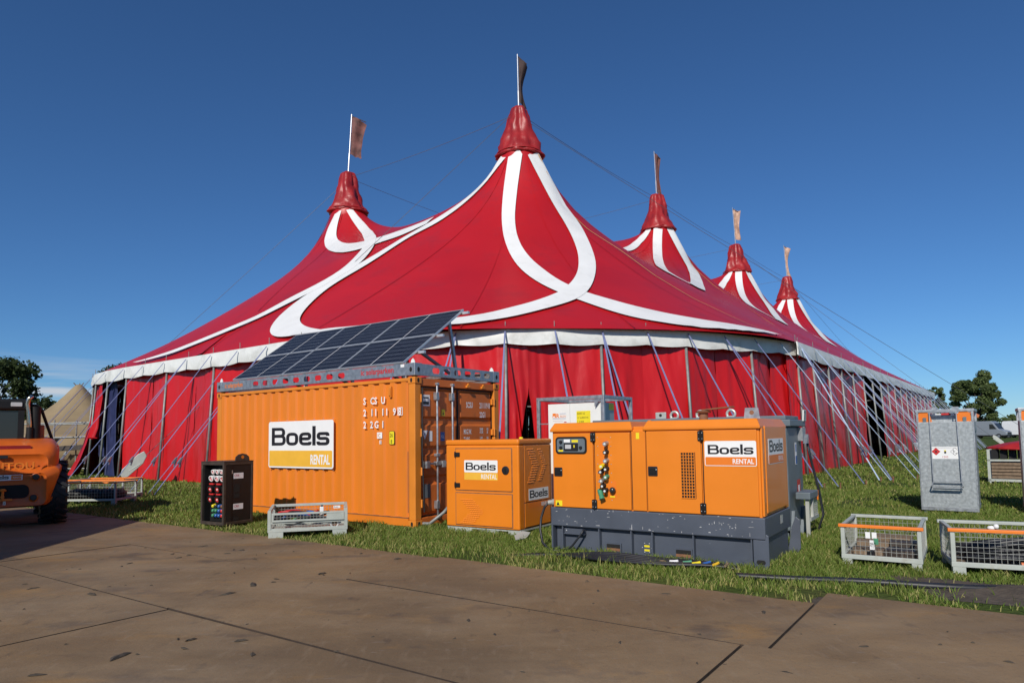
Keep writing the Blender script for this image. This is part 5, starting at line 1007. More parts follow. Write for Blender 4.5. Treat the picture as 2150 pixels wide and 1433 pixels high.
mb = MB(); mb.box(1.12, 1.3, .28, .32, TH_, TH_+.11); ep = mb.build('eye_plate', 'greyw', gt, bevel=.01); mb = MB(); mb.lathe([(.025, 0), (.025, .002)], 12, (1.21, .279, TH_+.06), (0, -1, 0)); mb.build('plate_hole', 'dark', ep)
mb = MB(); mb.prism([(TWd-.22, 0), (TWd-.02, 0), (TWd+.02, .18), (TWd-.16, .18)], (TL-.01, 0, 1.70), (0, 1, 0), (0, 0, 1), .03); sg = mb.build('number_plate', 'greyw', gt, bevel=.008); text("7", GTS, TWd-.17, 1.725, .19, .022, 'ink', sg, 'lettering', 1.2, .006)
mb = MB(); mb.box(TL-.06, TL+.01, TWd-.30, TWd-.06, 1.4, 1.6); mb.prism([(TWd-.3, 1.36), (TWd-.12, 1.36), (TWd-.12, 1.5)], (TL+.01, 0, 0), (0, 1, 0), (0, 0, 1), .05); mb.build('valve_block', 'galv', gt)
s_ = sticker(GTS, .52, .64, 1.05, 1.38, -.055, 'white', gt); mb = MB(); plate(mb, GTS, .53, .63, 1.06, 1.18, -.052, -.051); plate(mb, GTS, .55, .61, 1.24, 1.35, -.052, -.051); mb.build('print', 'bluep', s_)
s_ = sticker(GTS, .60, .80, .52, .82, -.055, 'redp', gt); mb = MB(); plate(mb, GTS, .64, .74, .6, .74, -.052, -.051); mb.build('print', 'white', s_)
for i in range(2): MB().tube([(TL+.02, TWd-.12+.05*i, 1.45), (TL+.06, TWd-.04+.06*i, 1.1), (TL+.14, TWd+.06+.06*i, .6), (TL+.18, TWd+.1+.05*i, .25), (TL+.12, TWd-.02, .02)], .015, 7).build('hose', 'tblack', gt, smooth=True)
mb = MB(); mb.box(TL-.02, TL+.18, .25, TWd-.25, .56, .66); mb.build('tray_rail', 'greyt', gt, bevel=.01)
mb = MB(); mb.box(TL+.1, TL+.15, .3, .35, .0, .56); mb.box(TL+.12, TL+.16, .55, .61, .29, .56); mb.box(TL+.1, TL+.16, .36, TWd-.12, .24, .29); mb.build('tray_post', 'greyw', gt)
mb = MB(); mb.bar((TL+.14, TWd-.25, .62), (TL+.14, TWd-.1, .62), .05, .05); mb.bar((TL+.14, TWd-.11, .64), (TL+.14, TWd-.1, .5), .04, .04); mb.build('tray_hook', 'oran2', gt)
mb = MB(); wire(mb, (Vector((TL+.14, TWd-.36, 0)), Vector((0, 1, 0)), Vector((0, 0, 1)), Vector((1, 0, 0))), 0, .25, .28, .56, .03, 0, .002); mb.build('tray_mesh', 'greyw', gt)

# ------------------------------------------------------------------ white switch cabinet in its steel frame
wc = thing("switch_cabinet", "white two-door electric switch cabinet inside a galvanised square tube frame", "electric cabinet", (.45, 12.6), -33.9)
WL, WW, WH = 1.39, 1.22, 2.235; WF = face(WL, 'F')
mb = MB()
for x in (0, WL-.06):
    for y in (0, WW-.06): mb.box(x, x+.06, y, y+.06, 0, WH-.06)
mb.box(0, WL, 0, .06, WH-.06, WH); mb.box(0, WL, WW-.06, WW, WH-.06, WH); mb.box(0, .06, .061, WW-.061, WH-.06, WH); mb.box(WL-.06, WL, .061, WW-.061, WH-.06, WH)
mb.box(.061, WL-.061, 0, .05, .05, .12); mb.box(.061, WL-.061, WW-.05, WW, .05, .12); mb.build('frame', 'galv', wc, bevel=.005)
mb = MB(); mb.bar((.06, .03, 1.75), (.22, .03, 1.75), .02); mb.bar((.06, .03, 1.3), (.22, .03, 1.3), .02); mb.bar((WL-.03, .06, 1.78), (WL-.03, WW-.06, 1.78), .025); mb.bar((WL-.03, .06, 1.45), (WL-.03, WW-.06, 1.45), .025); mb.prism([(0, 0), (.12, 0), (.0, -.14)][::-1], (WL-.19, .02, WH-.06), (1, 0, 0), (0, 0, 1), .01); mb.build('cross_bar', 'galv', wc)
mb = MB(); mb.box(.2, WL-.1, .1, .62, .15, WH-.12); mb.build('cabinet_body', 'vang', wc, bevel=.008)
for x0, x1 in ((.205, .66), (.664, WL-.105)): mb = MB(); mb.box(x0, x1, .08, .099, .16, WH-.125); mb.build('cabinet_door', 'whitep', wc, bevel=.004)
WF2 = (Vector((0, .08, 0)), Vector((1, 0, 0)), Vector((0, 0, 1)), Vector((0, -1, 0)))
s_ = sticker(WF2, .80, 1.08, 1.74, 1.97, .001, 'yel2', wc)
for z_, q in ((1.905, "BORO 02"), (1.83, "U: 3x400V+N"), (1.76, "I: 2100A")): text(q, WF2, .815, z_, .055, .004, 'ink', s_, 'lettering', .72)
mb = MB(); plate(mb, WF2, .30, .37, 1.86, 1.94, .001, .003); plate(mb, WF2, .315, .345, 1.86, 1.89, .0035, .004, 1); s_ = mb.build('logo', ['oprint', 'white'], wc); text("R", WF2, .375, 1.86, .105, .003, 'oprint', s_, 'lettering', 1.0, .003); text("ELDU", WF2, .46, 1.865, .055, .003, 'oprint', s_, 'lettering', .9); mb = MB(); plate(mb, WF2, .45, .58, 1.93, 1.935, .001, .003); plate(mb, WF2, .3, .58, 1.84, 1.845, .001, .003); mb.build('print', 'bluep', s_); mb = MB(); plate(mb, WF2, .54, .59, 1.77, 1.785, .001, .003); plate(mb, WF2, .3, .52, 1.80, 1.802, .001, .003); mb.build('print', 'redp', s_)
mb = MB(); mb.box(WL-.08, WL-.02, .75, 1.05, 1.3, 1.75); mb.build('socket_box', 'whitep', wc, bevel=.04, seg=4)
sticker((Vector((WL-.1, 0, 0)), Vector((0, 1, 0)), Vector((0, 0, 1)), Vector((1, 0, 0))), .4, .6, 1.98, 2.1, .001, 'yel2', wc)
# ------------------------------------------------------------------ telehandler seen from behind
tel = thing("telehandler", "dirty orange telescopic handler seen from behind at the left edge", "telehandler", (-9.13, 12.14), 37)
# local x to the right across the rear, y forward along the machine
def loft(secs, n_pt):
    mb = MB(); vs = [p for s_ in secs for p in s_]; fs = [(i*n_pt+k, i*n_pt+(k+1) % n_pt, (i+1)*n_pt+(k+1) % n_pt, (i+1)*n_pt+k) for i in range(len(secs)-1) for k in range(n_pt)]
    fs += [tuple(reversed(range(n_pt))), tuple(range((len(secs)-1)*n_pt, len(secs)*n_pt))]; mb.add(vs, fs); return mb
def rsec(y, hw, z0, z1, r, taper=0, k=5):
    P = []
    for cx, cz, t0 in ((hw-taper-r, z0+r, -90), (hw-r, z1-r, 0), (-hw+r, z1-r, 90), (-hw+taper+r, z0+r, 180)):
        P += [(cx+r*cos(R(t0+90*i/k)), y, cz+r*sin(R(t0+90*i/k))) for i in range(k+1)]
    return P
secs = [rsec(0.03, .62, .52, 1.30, .12), rsec(.0, .68, .46, 1.34, .14), rsec(.06, .78, .43, 1.40, .14), rsec(.25, .85, .43, 1.52, .16), rsec(.6, .88, .45, 1.60, .18), rsec(1.4, .88, .5, 1.66, .18)]
loft([s_[::-1] for s_ in secs], 24).build('hood', 'teleh', tel, smooth='auto')
TF = (Vector((0, 0, 0)), Vector((1, 0, 0)), Vector((0, 0, 1)), Vector((0, -1, 0)))
mb = MB(); mb.box(-.75, .75, .12, 1.2, .38, .45); mb.build('chassis', 'blackp', tel)
# bumper counterweight, sides sloping
mb = loft([s_[::-1] for s_ in [rsec(-.06, .60, .50, .98, .1), rsec(-.09, .66, .42, 1.0, .1), rsec(.0, .86, .40, 1.10, .1, .14), rsec(.3, .92, .42, 1.16, .1, .14)]], 24); cw_ = mb.build('counterweight', 'teleh', tel, smooth='auto')
mb = MB(); plate(mb, TF, -.52, .40, .56, .80, .0905, .094, 0, .09); mb.build('bumper_recess', 'dark', cw_)
mb = MB(); plate(mb, TF, -.52, .42, 1.40, 1.50, -.2, -.12, 0, .03); mb.build('hood_grille', 'redl', tel)
mb = MB(); plate(mb, TF, -.08, .08, 1.27, 1.33, -.002, .03, 0, .012); mb.build('hood_catch', 'ink', tel, bevel=.004)
text("MANITOU", TF, .0, 1.07, .185, .03, 'oran2', tel, 'lettering', 1.12, .005, 'CENTER')
text("MANITOU", (Vector((.005, 0, -.010)), Vector((1, 0, 0)), Vector((0, 0, 1)), Vector((0, -1, 0))), .0, 1.07, .185, .022, 'rust_or_shade', tel, 'lettering', 1.12, .005, 'CENTER')  # dark offset copy paints in the shadow under the brighter raised letters
mb = MB(); plate(mb, TF, -.26, .30, .885, .985, .1, .106, 0, .01); s_ = mb.build('number_plate', 'white', tel); boels(TF, -.22, .91, .32, .107, s_); mb = MB(); plate(mb, TF, .135, .285, .895, .975, .107, .109); sb = mb.build('sign_band', 'oprint', s_); text("RENTAL", TF, .16, .92, .04, .111, 'white', s_)
for z, x, r in ((.93, .50, .065), (.56, .47, .065), (.93, -.50, .065), (.56, -.47, .065)): mb = MB(); mb.lathe([(r, 0), (r*1.12, .012), (r*.9, .02), (r*.8, .004)], 18, (x, -.09, z), (0, -1, 0)); h_ = mb.build('lamp_ring', 'teleh', cw_, smooth='auto'); mb = MB(); mb.lathe([(r*.8, 0), (r*.7, .004)], 16, (x, -.112, z), (0, -1, 0)); mb.build('lamp_hole', 'ink', h_)
for sg_ in (1, -1):
    mb = MB(); mb.sph((.66*sg_, .03, 1.02), .1, 14, 0, (1.2, .55, .85)); lh = mb.build('tail_lamp', 'redl', tel, smooth=True)
    mb = MB(); mb.lathe([(.12, -.03), (.135, .0), (.11, .012), (.1, -.02)], 18, (.67*sg_, .0, 1.02), (.35*sg_, -1, .1)); mb.build('lamp_bezel', 'teleh', lh, smooth='auto')
mb = MB(); mb.tube([(.02, -.1, .60), (.02, -.2, .60)], .03, 8); mb.tube([(.02, -.18, .55), (.02, -.18, .72)], .02, 8); mb.lathe([(.05, 0), (.06, .02), (.03, .045)], 12, (.02, -.18, .70)); mb.box(-.12, .16, -.16, -.09, .53, .565); mb.build('tow_hitch', 'oran2', tel, smooth='auto')
st = sticker(TF, .03, .07, .455, .52, .094, 'white', tel); text("3", TF, .035, .465, .05, .098, 'ink', st)
def tyre(x, y, r=.60, wd=.42):
    mb = MB(); mb.lathe([(r*.52, -wd*.45), (r*.7, -wd*.5), (r*.9, -wd*.48), (r*.95, -wd*.4), (r*.95, wd*.4), (r*.9, wd*.48), (r*.7, wd*.5), (r*.52, wd*.45)], 36, (x, y, r), (1, 0, 0)); t_ = mb.build('tyre', 'black', tel, smooth='auto')
    mb = MB()
    for k in range(22):
        for sg_ in (-1, 1):
            a = 2*pi*(k+.5*(sg_ > 0))/22; c0 = Vector((x+.02*sg_, y+r*.97*cos(a), r+r*.97*sin(a))); a2 = a+.22; c1 = Vector((x+sg_*wd*.49, y+r*.95*cos(a2), r+r*.95*sin(a2)))
            mb.bar(c0, c1, .055, .06, up=(0, cos(a), sin(a)))
    mb.build('tread', 'black', t_)
    mb = MB(); mb.lathe([(r*.3, -wd*.2), (r*.53, -wd*.42), (r*.55, wd*.42), (r*.3, wd*.3)], 24, (x, y, r), (1, 0, 0)); mb.build('rim', 'oran2', t_)
tyre(.80, .62); tyre(-.80, .62); tyre(.80, 2.9); tyre(-.80, 2.9)
mb = MB(); mb.box(-.7, .7, 1.2, 3.2, .45, .8); mb.build('frame', 'blackp', tel)
# cab (left of the machine) with tinted glass, dark roof, work lamp
mb = MB(); yc0, yc1 = 1.05, 2.5
for (x0, y0, x1, y1) in ((-.62, yc0, -.6, yc0), (.27, yc0, .27, yc0), (-.62, yc1, -.6, yc1-.1), (.30, yc1, .30, yc1-.1)): mb.bar((x0, y0, 1.4), (x1, y1, 2.2), .08, .1)
mb.bar((.30, yc0, 1.5), (.30, yc1, 1.5), .08); mb.build('cab_frame', 'blackp', tel)
mb = MB(); mb.box(-.72, .40, .98, 2.55, 2.18, 2.4); mb.build('cab_roof', 'blackp', tel, bevel=.05, seg=3)
mb = MB(); plate(mb, TF, .10, .28, 2.25, 2.33, -.985, -.96, 0, .015); lp = mb.build('work_lamp', 'lamp', tel, bevel=.006)
mb = MB(); plate(mb, TF, -.30, -.12, 2.24, 2.33, -.978, -.975); s_ = mb.build('sticker', 'yell', tel); text("A", TF, -.2, 2.25, .08, -.972, 'ink', s_)
mb = MB(); mb.box(-.56, .23, yc0-.01, yc0, 1.5, 2.17); mb.build('rear_glass', 'glass', tel)
mb = MB(); mb.box(.30, .305, yc0+.05, yc1-.05, 1.55, 2.17); mb.build('side_glass', 'glass', tel)
mb = MB(); mb.box(-.4, .0, 1.5, 1.75, 1.5, 2.0); mb.build('seat', 'blackp', tel, bevel=.05)
# bent guard bar on the right, exhaust stack
mb = MB(); P = [(.52, 1.2, 2.28), (.60, 1.25, 2.2), (.70, 1.35, 1.9), (.80, 1.4, 1.6), (.84, 1.42, 1.35), (.84, 1.42, 1.2)]; mb.tube([(.30, 1.15, 2.30)]+P, .03, 8); mb.build('guard_bar', 'blackp', tel, smooth=True)
mb = MB(); mb.tube([(.42, .98, 1.55), (.40, .98, 1.95), (.38, .98, 2.15), (.36, .98, 2.3), (.38, .97, 2.4), (.43, .95, 2.46)], [.045, .045, .04, .04, .038, .036], 12); mb.build('exhaust_stack', 'chrome', tel, smooth=True)
mb = MB(); mb.tube([(.50, 1.05, 1.5), (.50, 1.05, 2.25)], .085, 12); mb.tube([(.41, .98, 1.6), (.41, .98, 1.85)], .058, 12); mb.build('air_filter', 'blackp', tel, smooth='auto')
mb = MB(); mb.bar((.52, 1.3, 1.75), (.52, 4.6, 1.25), .28, .32); mb.bar((.52, 4.4, 1.3), (.5, 5.3, .8), .24, .26); mb.build('boom', 'teleh', tel, bevel=.02)
# ------------------------------------------------------------------ black-bagged crates behind the telehandler
for i, (x, y) in enumerate(((-11.25, 16.75), (-11.75, 17.95))):
    c_ = gitter(("mesh crate with orange rails and dark load beside the telehandler wheel", "mesh crate standing behind the dark loaded crate near telehandler")[i], (x, y), -2, 1.5, .9, .56, 'oran2', "mesh crates", zb=.1, pitch=.07, back='oran2')
mb = MB(); 
for k in range(7): mb.sph((.2+.18*k, .45, .24), .16, 10, 0, (1, 2, .9))
o_ = mb.build('dark_bags', 'blackp', None, smooth=True); o_.location = (-11.25, 16.75, 0); o_.rotation_euler = (0, 0, R(-2)); tag(o_, "row of dark bags lying in the crate by the telehandler wheel", "bags")
# parked lorry outside the frame whose shade falls over the telehandler and the plates
lor = thing("parked_lorry", "dark box lorry parked beyond the left edge, shading the telehandler", "lorry", (-8.35, 3.6), 6.5)
mb = MB(); mb.box(-2.5, 0, 0, 5.3, .95, 3.45); mb.build('box_body', 'vang', lor, bevel=.03)
mb = MB(); mb.box(-2.4, -.1, -2.3, -.1, .6, 2.7); mb.build('cab', 'vang', lor, bevel=.15, seg=3)
mb = MB(); mb.box(-2.1, -.4, -2.2, 4.8, .6, .93); mb.build('chassis', 'blackp', lor)
for x in (-2.3, -.2):
    for y in (-1.2, 4.2): mb = MB(); mb.lathe([(.2, -.14), (.42, -.15), (.46, -.1), (.46, .1), (.42, .15), (.2, .14)], 24, (x, y, .46), (1, 0, 0)); mb.build('wheel', 'black', lor, smooth='auto')
# ------------------------------------------------------------------ scaffold landing at the left opening
sc_ = thing("scaffold_landing", "grey tube scaffold landing with handrails at the left tent opening", "scaffold", (-24.5, 33.2), 4)
mb = MB(); mb.bar((0, 0, 1.15), (6.6, .1, 1.45), .5, .22); mb.bar((0, 1.6, 1.15), (6.6, 1.7, 1.45), .5, .22); mb.build('deck_beam', 'dframe', sc_)
for i, x in enumerate((.1, 2.0, 4.4, 6.4)):
    for y in (-.1, 1.8): mb = MB(); mb.tube([(x, y, 0), (x, y, 2.65)], .035, 7); mb.build('post', 'pole', sc_, smooth='auto')
for z in (1.75, 2.45): mb = MB(); mb.tube([(0, -.1, z), (6.6, -.1, z+.1)], .035, 7); mb.tube([(0, 1.8, z), (6.6, 1.8, z+.1)], .035, 7); mb.build('handrail', 'pole', sc_, smooth='auto')
mb = MB(); mb.tube([(0, -.1, .25), (6.6, -.1, .25)], .035, 7); mb.tube([(2, -.1, 1.1), (0, -.1, .1)], .03, 6); mb.build('ledger', 'pole', sc_, smooth='auto')
# ------------------------------------------------------------------ tan tipi tent
tp = thing("tipi_tent", "tan canvas peaked tent beyond the red tent's left end", "tent", (-27.3, 42.5), 0)
mb = MB(); mb.lathe([(6.3, 1.75), (5.2, 2.0), (4.2, 2.28), (3.3, 2.62), (2.5, 3.0), (1.8, 3.45), (1.2, 3.98), (.75, 4.45), (.42, 4.85), (.2, 5.1), (.1, 5.15)], 36, (0, 0, 0), wob=lambda a, z: .05*sin(8*a)*(1 if z < 2.8 else .3)); mb.build('roof', 'tipi', tp, smooth=True)
mb = MB(); mb.lathe([(6.0, 0.0), (6.1, 1.0), (6.2, 1.8)], 48, (0, 0, 0), wob=lambda a, z: .02*sin(23*a)); mb.build('wall', 'tipi', tp, smooth=True)
mb = MB(); [mb.tube([(.1*cos(a), .1*sin(a), 5.05), (.3*cos(a), .3*sin(a), 5.25)], .03, 5) for a in (0, 2, 4)]; mb.build('peak_poles', 'wood', tp)
tp2 = thing("low_marquee", "low tan canvas marquee seen through the telehandler's cab", "tent", (-37, 44), 0)
mb = MB(); mb.lathe([(5, 1.9), (3, 2.6), (1, 3.6), (.1, 3.9)], 24); mb.build('roof', 'tipi', tp2, smooth=True); mb = MB(); mb.lathe([(4.8, 0), (4.8, 1.95)], 24); mb.build('wall', 'tipi', tp2, smooth=True)
# ------------------------------------------------------------------ trees
def tree(name, label, x, y, h, cr, trunk_h, seed, mat='leaf', n=5200, ls=.3, zsq=.8, cat="tree", group="trees round the field"):
    t = thing(name, label, cat, (x, y), 0, group); rr = random.Random(seed)
    mb = MB(); r0 = h*.020+.05; mb.tube([(0, 0, -.2), (.05, 0, trunk_h*.5), (-.05, .1, trunk_h), (.1, 0, h*.62)], [r0*1.25, r0, r0*.85, r0*.35], 9)
    cz = trunk_h+(h-trunk_h)*.5; hh = (h-trunk_h)/2; cl = []
    for k in range(54):
        a = rr.uniform(0, 2*pi); e = rr.uniform(-.92, 1); q = rr.uniform(.55, 1.0)**.6; pr_ = math.sqrt(max(0, 1-e*e*.85)); c = Vector((cr*q*cos(a)*pr_, cr*q*sin(a)*pr_, cz+hh*e*q)); cl.append((c, rr.uniform(.18, .34)*cr))
    for c, r in cl[:12]: mb.tube([(0, 0, trunk_h*rr.uniform(.75, 1.05)), Vector((c.x*.45, c.y*.45, trunk_h+(c.z-trunk_h)*.55)), c*1.0], [r0*.45, r0*.28, r0*.08], 6)
    mb.build('trunk', 'bark', t, smooth=True)
    g_ = np.random.default_rng(seed); per = n//len(cl); V = []; Tn = []
    for c, r in cl:
        d = g_.normal(size=(per, 3)); d /= np.linalg.norm(d, axis=1)[:, None]; rad = r*(g_.random((per, 1))**.38)
        p = np.array(c)+d*rad*np.array([1.1, 1.1, .8]); nrm = d*.6+g_.normal(size=(per, 3))*.6; nrm /= np.linalg.norm(nrm, axis=1)[:, None]
        tt = np.cross(nrm, g_.normal(size=(per, 3))); tt /= np.linalg.norm(tt, axis=1)[:, None]; bb = np.cross(nrm, tt); s_ = ls*(.6+.8*g_.random((per, 1)))
        V.append(np.stack([p-tt*s_*.5, p+bb*s_*.32, p+tt*s_*.5, p-bb*s_*.32], 1)); Tn.append(np.repeat(np.clip(g_.random(per)*.8+.25*g_.random(), 0, 1), 4))
    V = np.concatenate(V).reshape(-1, 3); Tn = np.concatenate(Tn); me = bpy.data.meshes.new('crown'); nf = len(V)//4
    me.vertices.add(len(V)); me.vertices.foreach_set('co', V.astype(np.float32).ravel()); me.loops.add(len(V)); me.loops.foreach_set('vertex_index', np.arange(len(V), dtype=np.int32)); me.polygons.add(nf); me.polygons.foreach_set('loop_start', np.arange(0, len(V), 4, dtype=np.int32)); me.polygons.foreach_set('loop_total', np.full(nf, 4, np.int32)); me.update()
    at = me.attributes.new('tint', 'FLOAT', 'POINT'); at.data.foreach_set('value', Tn.astype(np.float32)); me.materials.append(M[mat])
    o = bpy.data.objects.new('crown', me); C.objects.link(o); o.parent = t; return t
tree("oak_tree", "large round oak tree beyond the van on the right", 89.4, 130, 12.2, 3.7, .9, 11, n=20000, ls=.40)
tree("oak_tree", "smaller ragged tree just left of the large right oak", 88.2, 141, 10.4, 2.1, .9, 23, n=8000, ls=.42)
tree("field_tree", "dark leafy tree rising behind the telehandler at the left edge", -46.5, 60, 9.2, 4.1, 1.6, 5, 'leafd', n=9000, ls=.34)
tree("field_tree", "dark bush under the left tree, beside the tipi", -41.5, 60, 5.6, 2.0, .6, 15, 'leafd', n=3000, ls=.3)
tree("field_tree", "tree top just showing over the red tent's left valance", -34.5, 60, 8.6, 2.0, 2, 31, 'leafd', n=3200, ls=.3)
tree("field_tree", "small tree glimpsed between tipi and red tent", -36.5, 64, 6.0, 1.6, 1, 37, 'leafd', n=2000, ls=.3)
# far wood line all along the field edge
V = []; Tn = []; g_ = np.random.default_rng(3)
for x in np.arange(-320, 420, 2.2):
    y = 255+20*math.sin(x*.02)+g_.uniform(-6, 6); hgt = 5.2+2.6*noise.noise((x*.02, 1, 0))*1.5+1.6*noise.noise((x*.15, 5, 0)); k = 46
    c = np.stack([g_.normal(x, 1.8, k), g_.normal(y, 2, k), g_.random(k)**.8*hgt], 1); d = g_.normal(size=(k, 3)); d /= np.linalg.norm(d, axis=1)[:, None]; e = np.cross(d, g_.normal(size=(k, 3))); e /= np.linalg.norm(e, axis=1)[:, None]; s_ = 1.1+g_.random((k, 1))
    V.append(np.stack([c-d*s_*.6, c+e*s_*.5, c+d*s_*.6, c-e*s_*.5], 1)); Tn.append(np.repeat(g_.random(k)*.7, 4))
V = np.concatenate(V).reshape(-1, 3); Tn = np.concatenate(Tn); me = bpy.data.meshes.new('far_wood'); me.from_pydata(V.tolist(), [], np.arange(len(V)).reshape(-1, 4).tolist()); at = me.attributes.new('tint', 'FLOAT', 'POINT'); at.data.foreach_set('value', Tn.astype(np.float32)); me.materials.append(M['leaf']); o = bpy.data.objects.new('far_wood', me); C.objects.link(o); o['kind'] = 'stuff'
# ------------------------------------------------------------------ vehicles beyond the tent
def van(loc, yaw, label, body, group="vans in the field", sc=1.):
    t = thing("parked_van", label, "van", loc, yaw, group); t.scale = (sc,)*3
    prof = [(0, .35), (5.0, .35), (5.25, .55), (5.2, .95), (4.95, 1.15), (4.25, 1.35), (3.55, 2.35), (3.2, 2.62), (.25, 2.62), (.03, 2.45)]
    mb = MB(); mb.prism(prof, (0, 1.9, 0), (1, 0, 0), (0, 0, 1), 1.9); mb.build('body', body, t, bevel=.1, seg=3)
    mb = MB(); mb.prism([(4.20, 1.42), (3.60, 2.25), (3.56, 2.25), (4.16, 1.42)], (0, 1.78, .05), (1, 0, 0), (0, 0, 1), 1.66); mb.build('windscreen', 'glass', t)
    for y in (-.004, 1.904): mb = MB(); mb.prism([(3.0, 1.4), (3.95, 1.4), (3.45, 2.15), (3.0, 2.15)] if True else 0, (0, y+.004, 0), (1, 0, 0), (0, 0, 1), .008); mb.build('side_window', 'glass', t)
    mb = MB(); mb.box(.3, 2.6, -.012, -.003, 1.0, 2.3); mb.build('side_panel', body, t); mb = MB(); mb.box(5.18, 5.262, .4, 1.5, .62, .92); mb.build('radiator_grille', 'ink', t); mb = MB(); mb.box(5.1, 5.24, .1, .36, .8, 1.02); mb.box(5.1, 5.24, 1.54, 1.8, .8, 1.02); mb.build('headlight', 'lamp', t); mb = MB(); mb.box(-.02, 5.27, -.01, 1.91, .3, .5); mb.build('bumper_strip', 'blackp', t)
    for x in (.95, 4.2):
        for y in (.08, 1.82): mb = MB(); mb.lathe([(.18, -.11), (.33, -.12), (.36, -.08), (.36, .08), (.33, .12), (.18, .11)], 20, (x, y, .36), (0, 1, 0)); w_ = mb.build('wheel', 'black', t, smooth='auto'); mb = MB(); mb.lathe([(.2, -.125), (.2, .125)], 14, (x, y, .36), (0, 1, 0)); mb.build('rim', 'galv', w_)
    return t
van((70.8, 105.5), -58, "grey and white panel van parked beyond the galvanised fuel cube", 'vang')
van((77.5, 107.5), -58, "white panel van parked behind the grey van", 'van')
van((23.5, 49.5), 20, "white van glimpsed through the tent's side opening", 'van', sc=.9)
# orange crane arm
cj = thing("crane_arm", "orange and white folding crane arm beside the van", "crane", (66.2, 102), -10)
mb = MB(); mb.bar((-1.2, 0, 2.5), (1.6, 0, 3.7), .35, .35); mb.build('white_boom', 'van', cj); mb = MB(); mb.bar((.6, 0, 3.2), (2.4, 0, 4.1), .5, .55); mb.bar((2.3, 0, 4.1), (3.6, 0, 3.3), .45, .5); mb.build('orange_boom', 'pvc', cj, bevel=.05); mb = MB(); mb.box(-1.5, 1.0, -.6, .6, 0, 1.9); mb.build('base_body', 'blackp', cj, bevel=.1); mb = MB(); mb.box(.9, 2.2, -.6, .6, 1.2, 2.0); mb.build('slew_cab', 'pvc', cj, bevel=.1); mb = MB(); mb.bar((-.2, 0, 1.6), (-.2, 0, 3.0), .4); mb.build('mast_post', 'van', cj)
# stillage with timbers and a red tarpaulin
sl = thing("timber_stillage", "grey steel stillage stacked with brown timbers under a red tarpaulin", "stillage", (13.45, 19.3), -38)
mb = MB(); [mb.box(x, x+.07, y, y+.07, 0, .95) for x in (0, 1.9) for y in (0, 1.0)]; mb.box(0, 1.97, 0, .07, .05, .12); mb.box(0, 1.97, 1.0, 1.07, .05, .12); mb.box(0, 1.97, 0, .07, .62, .67); mb.build('frame', 'greyc', sl)
for j in range(5): mb = MB(); mb.box(.09, 1.88, .03, 1.0, .14+j*.092, .21+j*.092); mb.build('timber', 'wood', sl)
mb = MB(); mb.lathe([(.95, 0), (.9, .06), (.62, .17), (.3, .24), (.05, .26)], 40, (1.15, .5, .95), wob=lambda a, z: .2*cos(2*a)+.10*sin(5*a+4*z)+.07*sin(9*a-6*z)); o_ = mb.build('red_tarpaulin', 'rtarp', None, smooth=True); o_.location = sl.location; o_.rotation_euler = sl.rotation_euler; tag(o_, "red tarpaulin bundled over the timber stillage", "tarpaulin")
mb = MB(); [mb.box(.1+.2*k, .26+.2*k, .02, .9, .68, .93) for k in range(9)]; mb.build('dark_goods', 'blackp', sl)
# ------------------------------------------------------------------ cables, litter on the grass
def cable(P, r, mat, label, it=2):
    P = [Vector(p) for p in P]
    for _ in range(it):
        Q = [P[0]]
        for a, b in zip(P, P[1:]): Q += [a.lerp(b, .25), a.lerp(b, .75)]
        P = Q+[P[-1]]
    o = MB().tube(P, r, 7).build('ground_cable', mat, None, smooth=True); return tag(o, label, "cable", "black cables on the grass")
cable([(2.35, 7.3, .03), (2.9, 7.05, .035), (3.5, 6.95, .03), (4.1, 6.62, .035), (4.7, 6.5, .03), (5.6, 6.1, .03), (7.2, 5.2, .03)], .034, 'tblack', "thick black cable running past the mesh crates along the road edge")
bl = ["black cable nearest the road in the bundle before the large generator", "black cable second from the road in the generator bundle", "middle black cable of the bundle before the large generator", "black cable nearest the generator base in the bundle", "black cable curving off the left end of the bundle"]
for i in range(5):
    d = .085*i; cable([(.35-.1*i, 8.95-.05*i, .02), (.75, 8.55+d*.6, .03), (1.2, 8.12+d, .05+.01*i), (1.7, 7.85+d*1.1, .05), (2.2, 7.75+d*.5, .06), (2.5, 7.62+.03*i, .03)], .02, 'tblack', bl[i])
for i, (x, y, m_, nm) in enumerate(((1.84, 7.93, 'white', 'white'), (1.98, 7.88, 'green', 'green'), (2.06, 7.80, 'yel2', 'yellow'), (2.18, 7.80, 'bluep', 'blue'), (2.26, 7.72, 'yell', 'amber'), (2.36, 7.66, 'wood', 'brown'))):
    mb = MB(); mb.tube([(-.05, 0, 0), (0, 0, 0), (.05, 0, .01)], [.014, .018, .016], 10); o_ = mb.build('cable_plug', m_, None, smooth='auto'); o_.location = (x, y, .07); o_.rotation_euler = (0, 0, -.5+.3*i); tag(o_, f"{nm} plug lying on the cable bundle before the generator", "plug", "plugs on the cable bundle")
mb = MB(); mb.sph((0, 0, .02), .055, 12, 0, (1, 1, .45)); o_ = mb.build('pale_disc', 'tipi', None, smooth=True); o_.location = (1.72, 8.0, .03); tag(o_, "pale round cap lying by the generator inspection cover", "cap")
mb = MB(); mb.prism([(0, 0), (.16, .05), (.22, .2), (.1, .24), (-.02, .12)], (0, 0, 0), (1, 0, 0), (0, .9, .4), .01); o_ = mb.build('crumpled_bag', 'greyw', None); o_.location = (.02, 9.95, .03); tag(o_, "crumpled grey plastic bag on the grass between the two generators", "litter")
mb = MB(); mb.tube([(-2.05, 12.0, .05), (-1.45, 11.75, .06), (-1.2, 11.7, .25), (-1.0, 12.2, .5)], .03, 8); o_ = mb.build('drain_pipe', 'pole', None, smooth=True); tag(o_, "grey pipe leaning on grass below the container doors", "pipe")
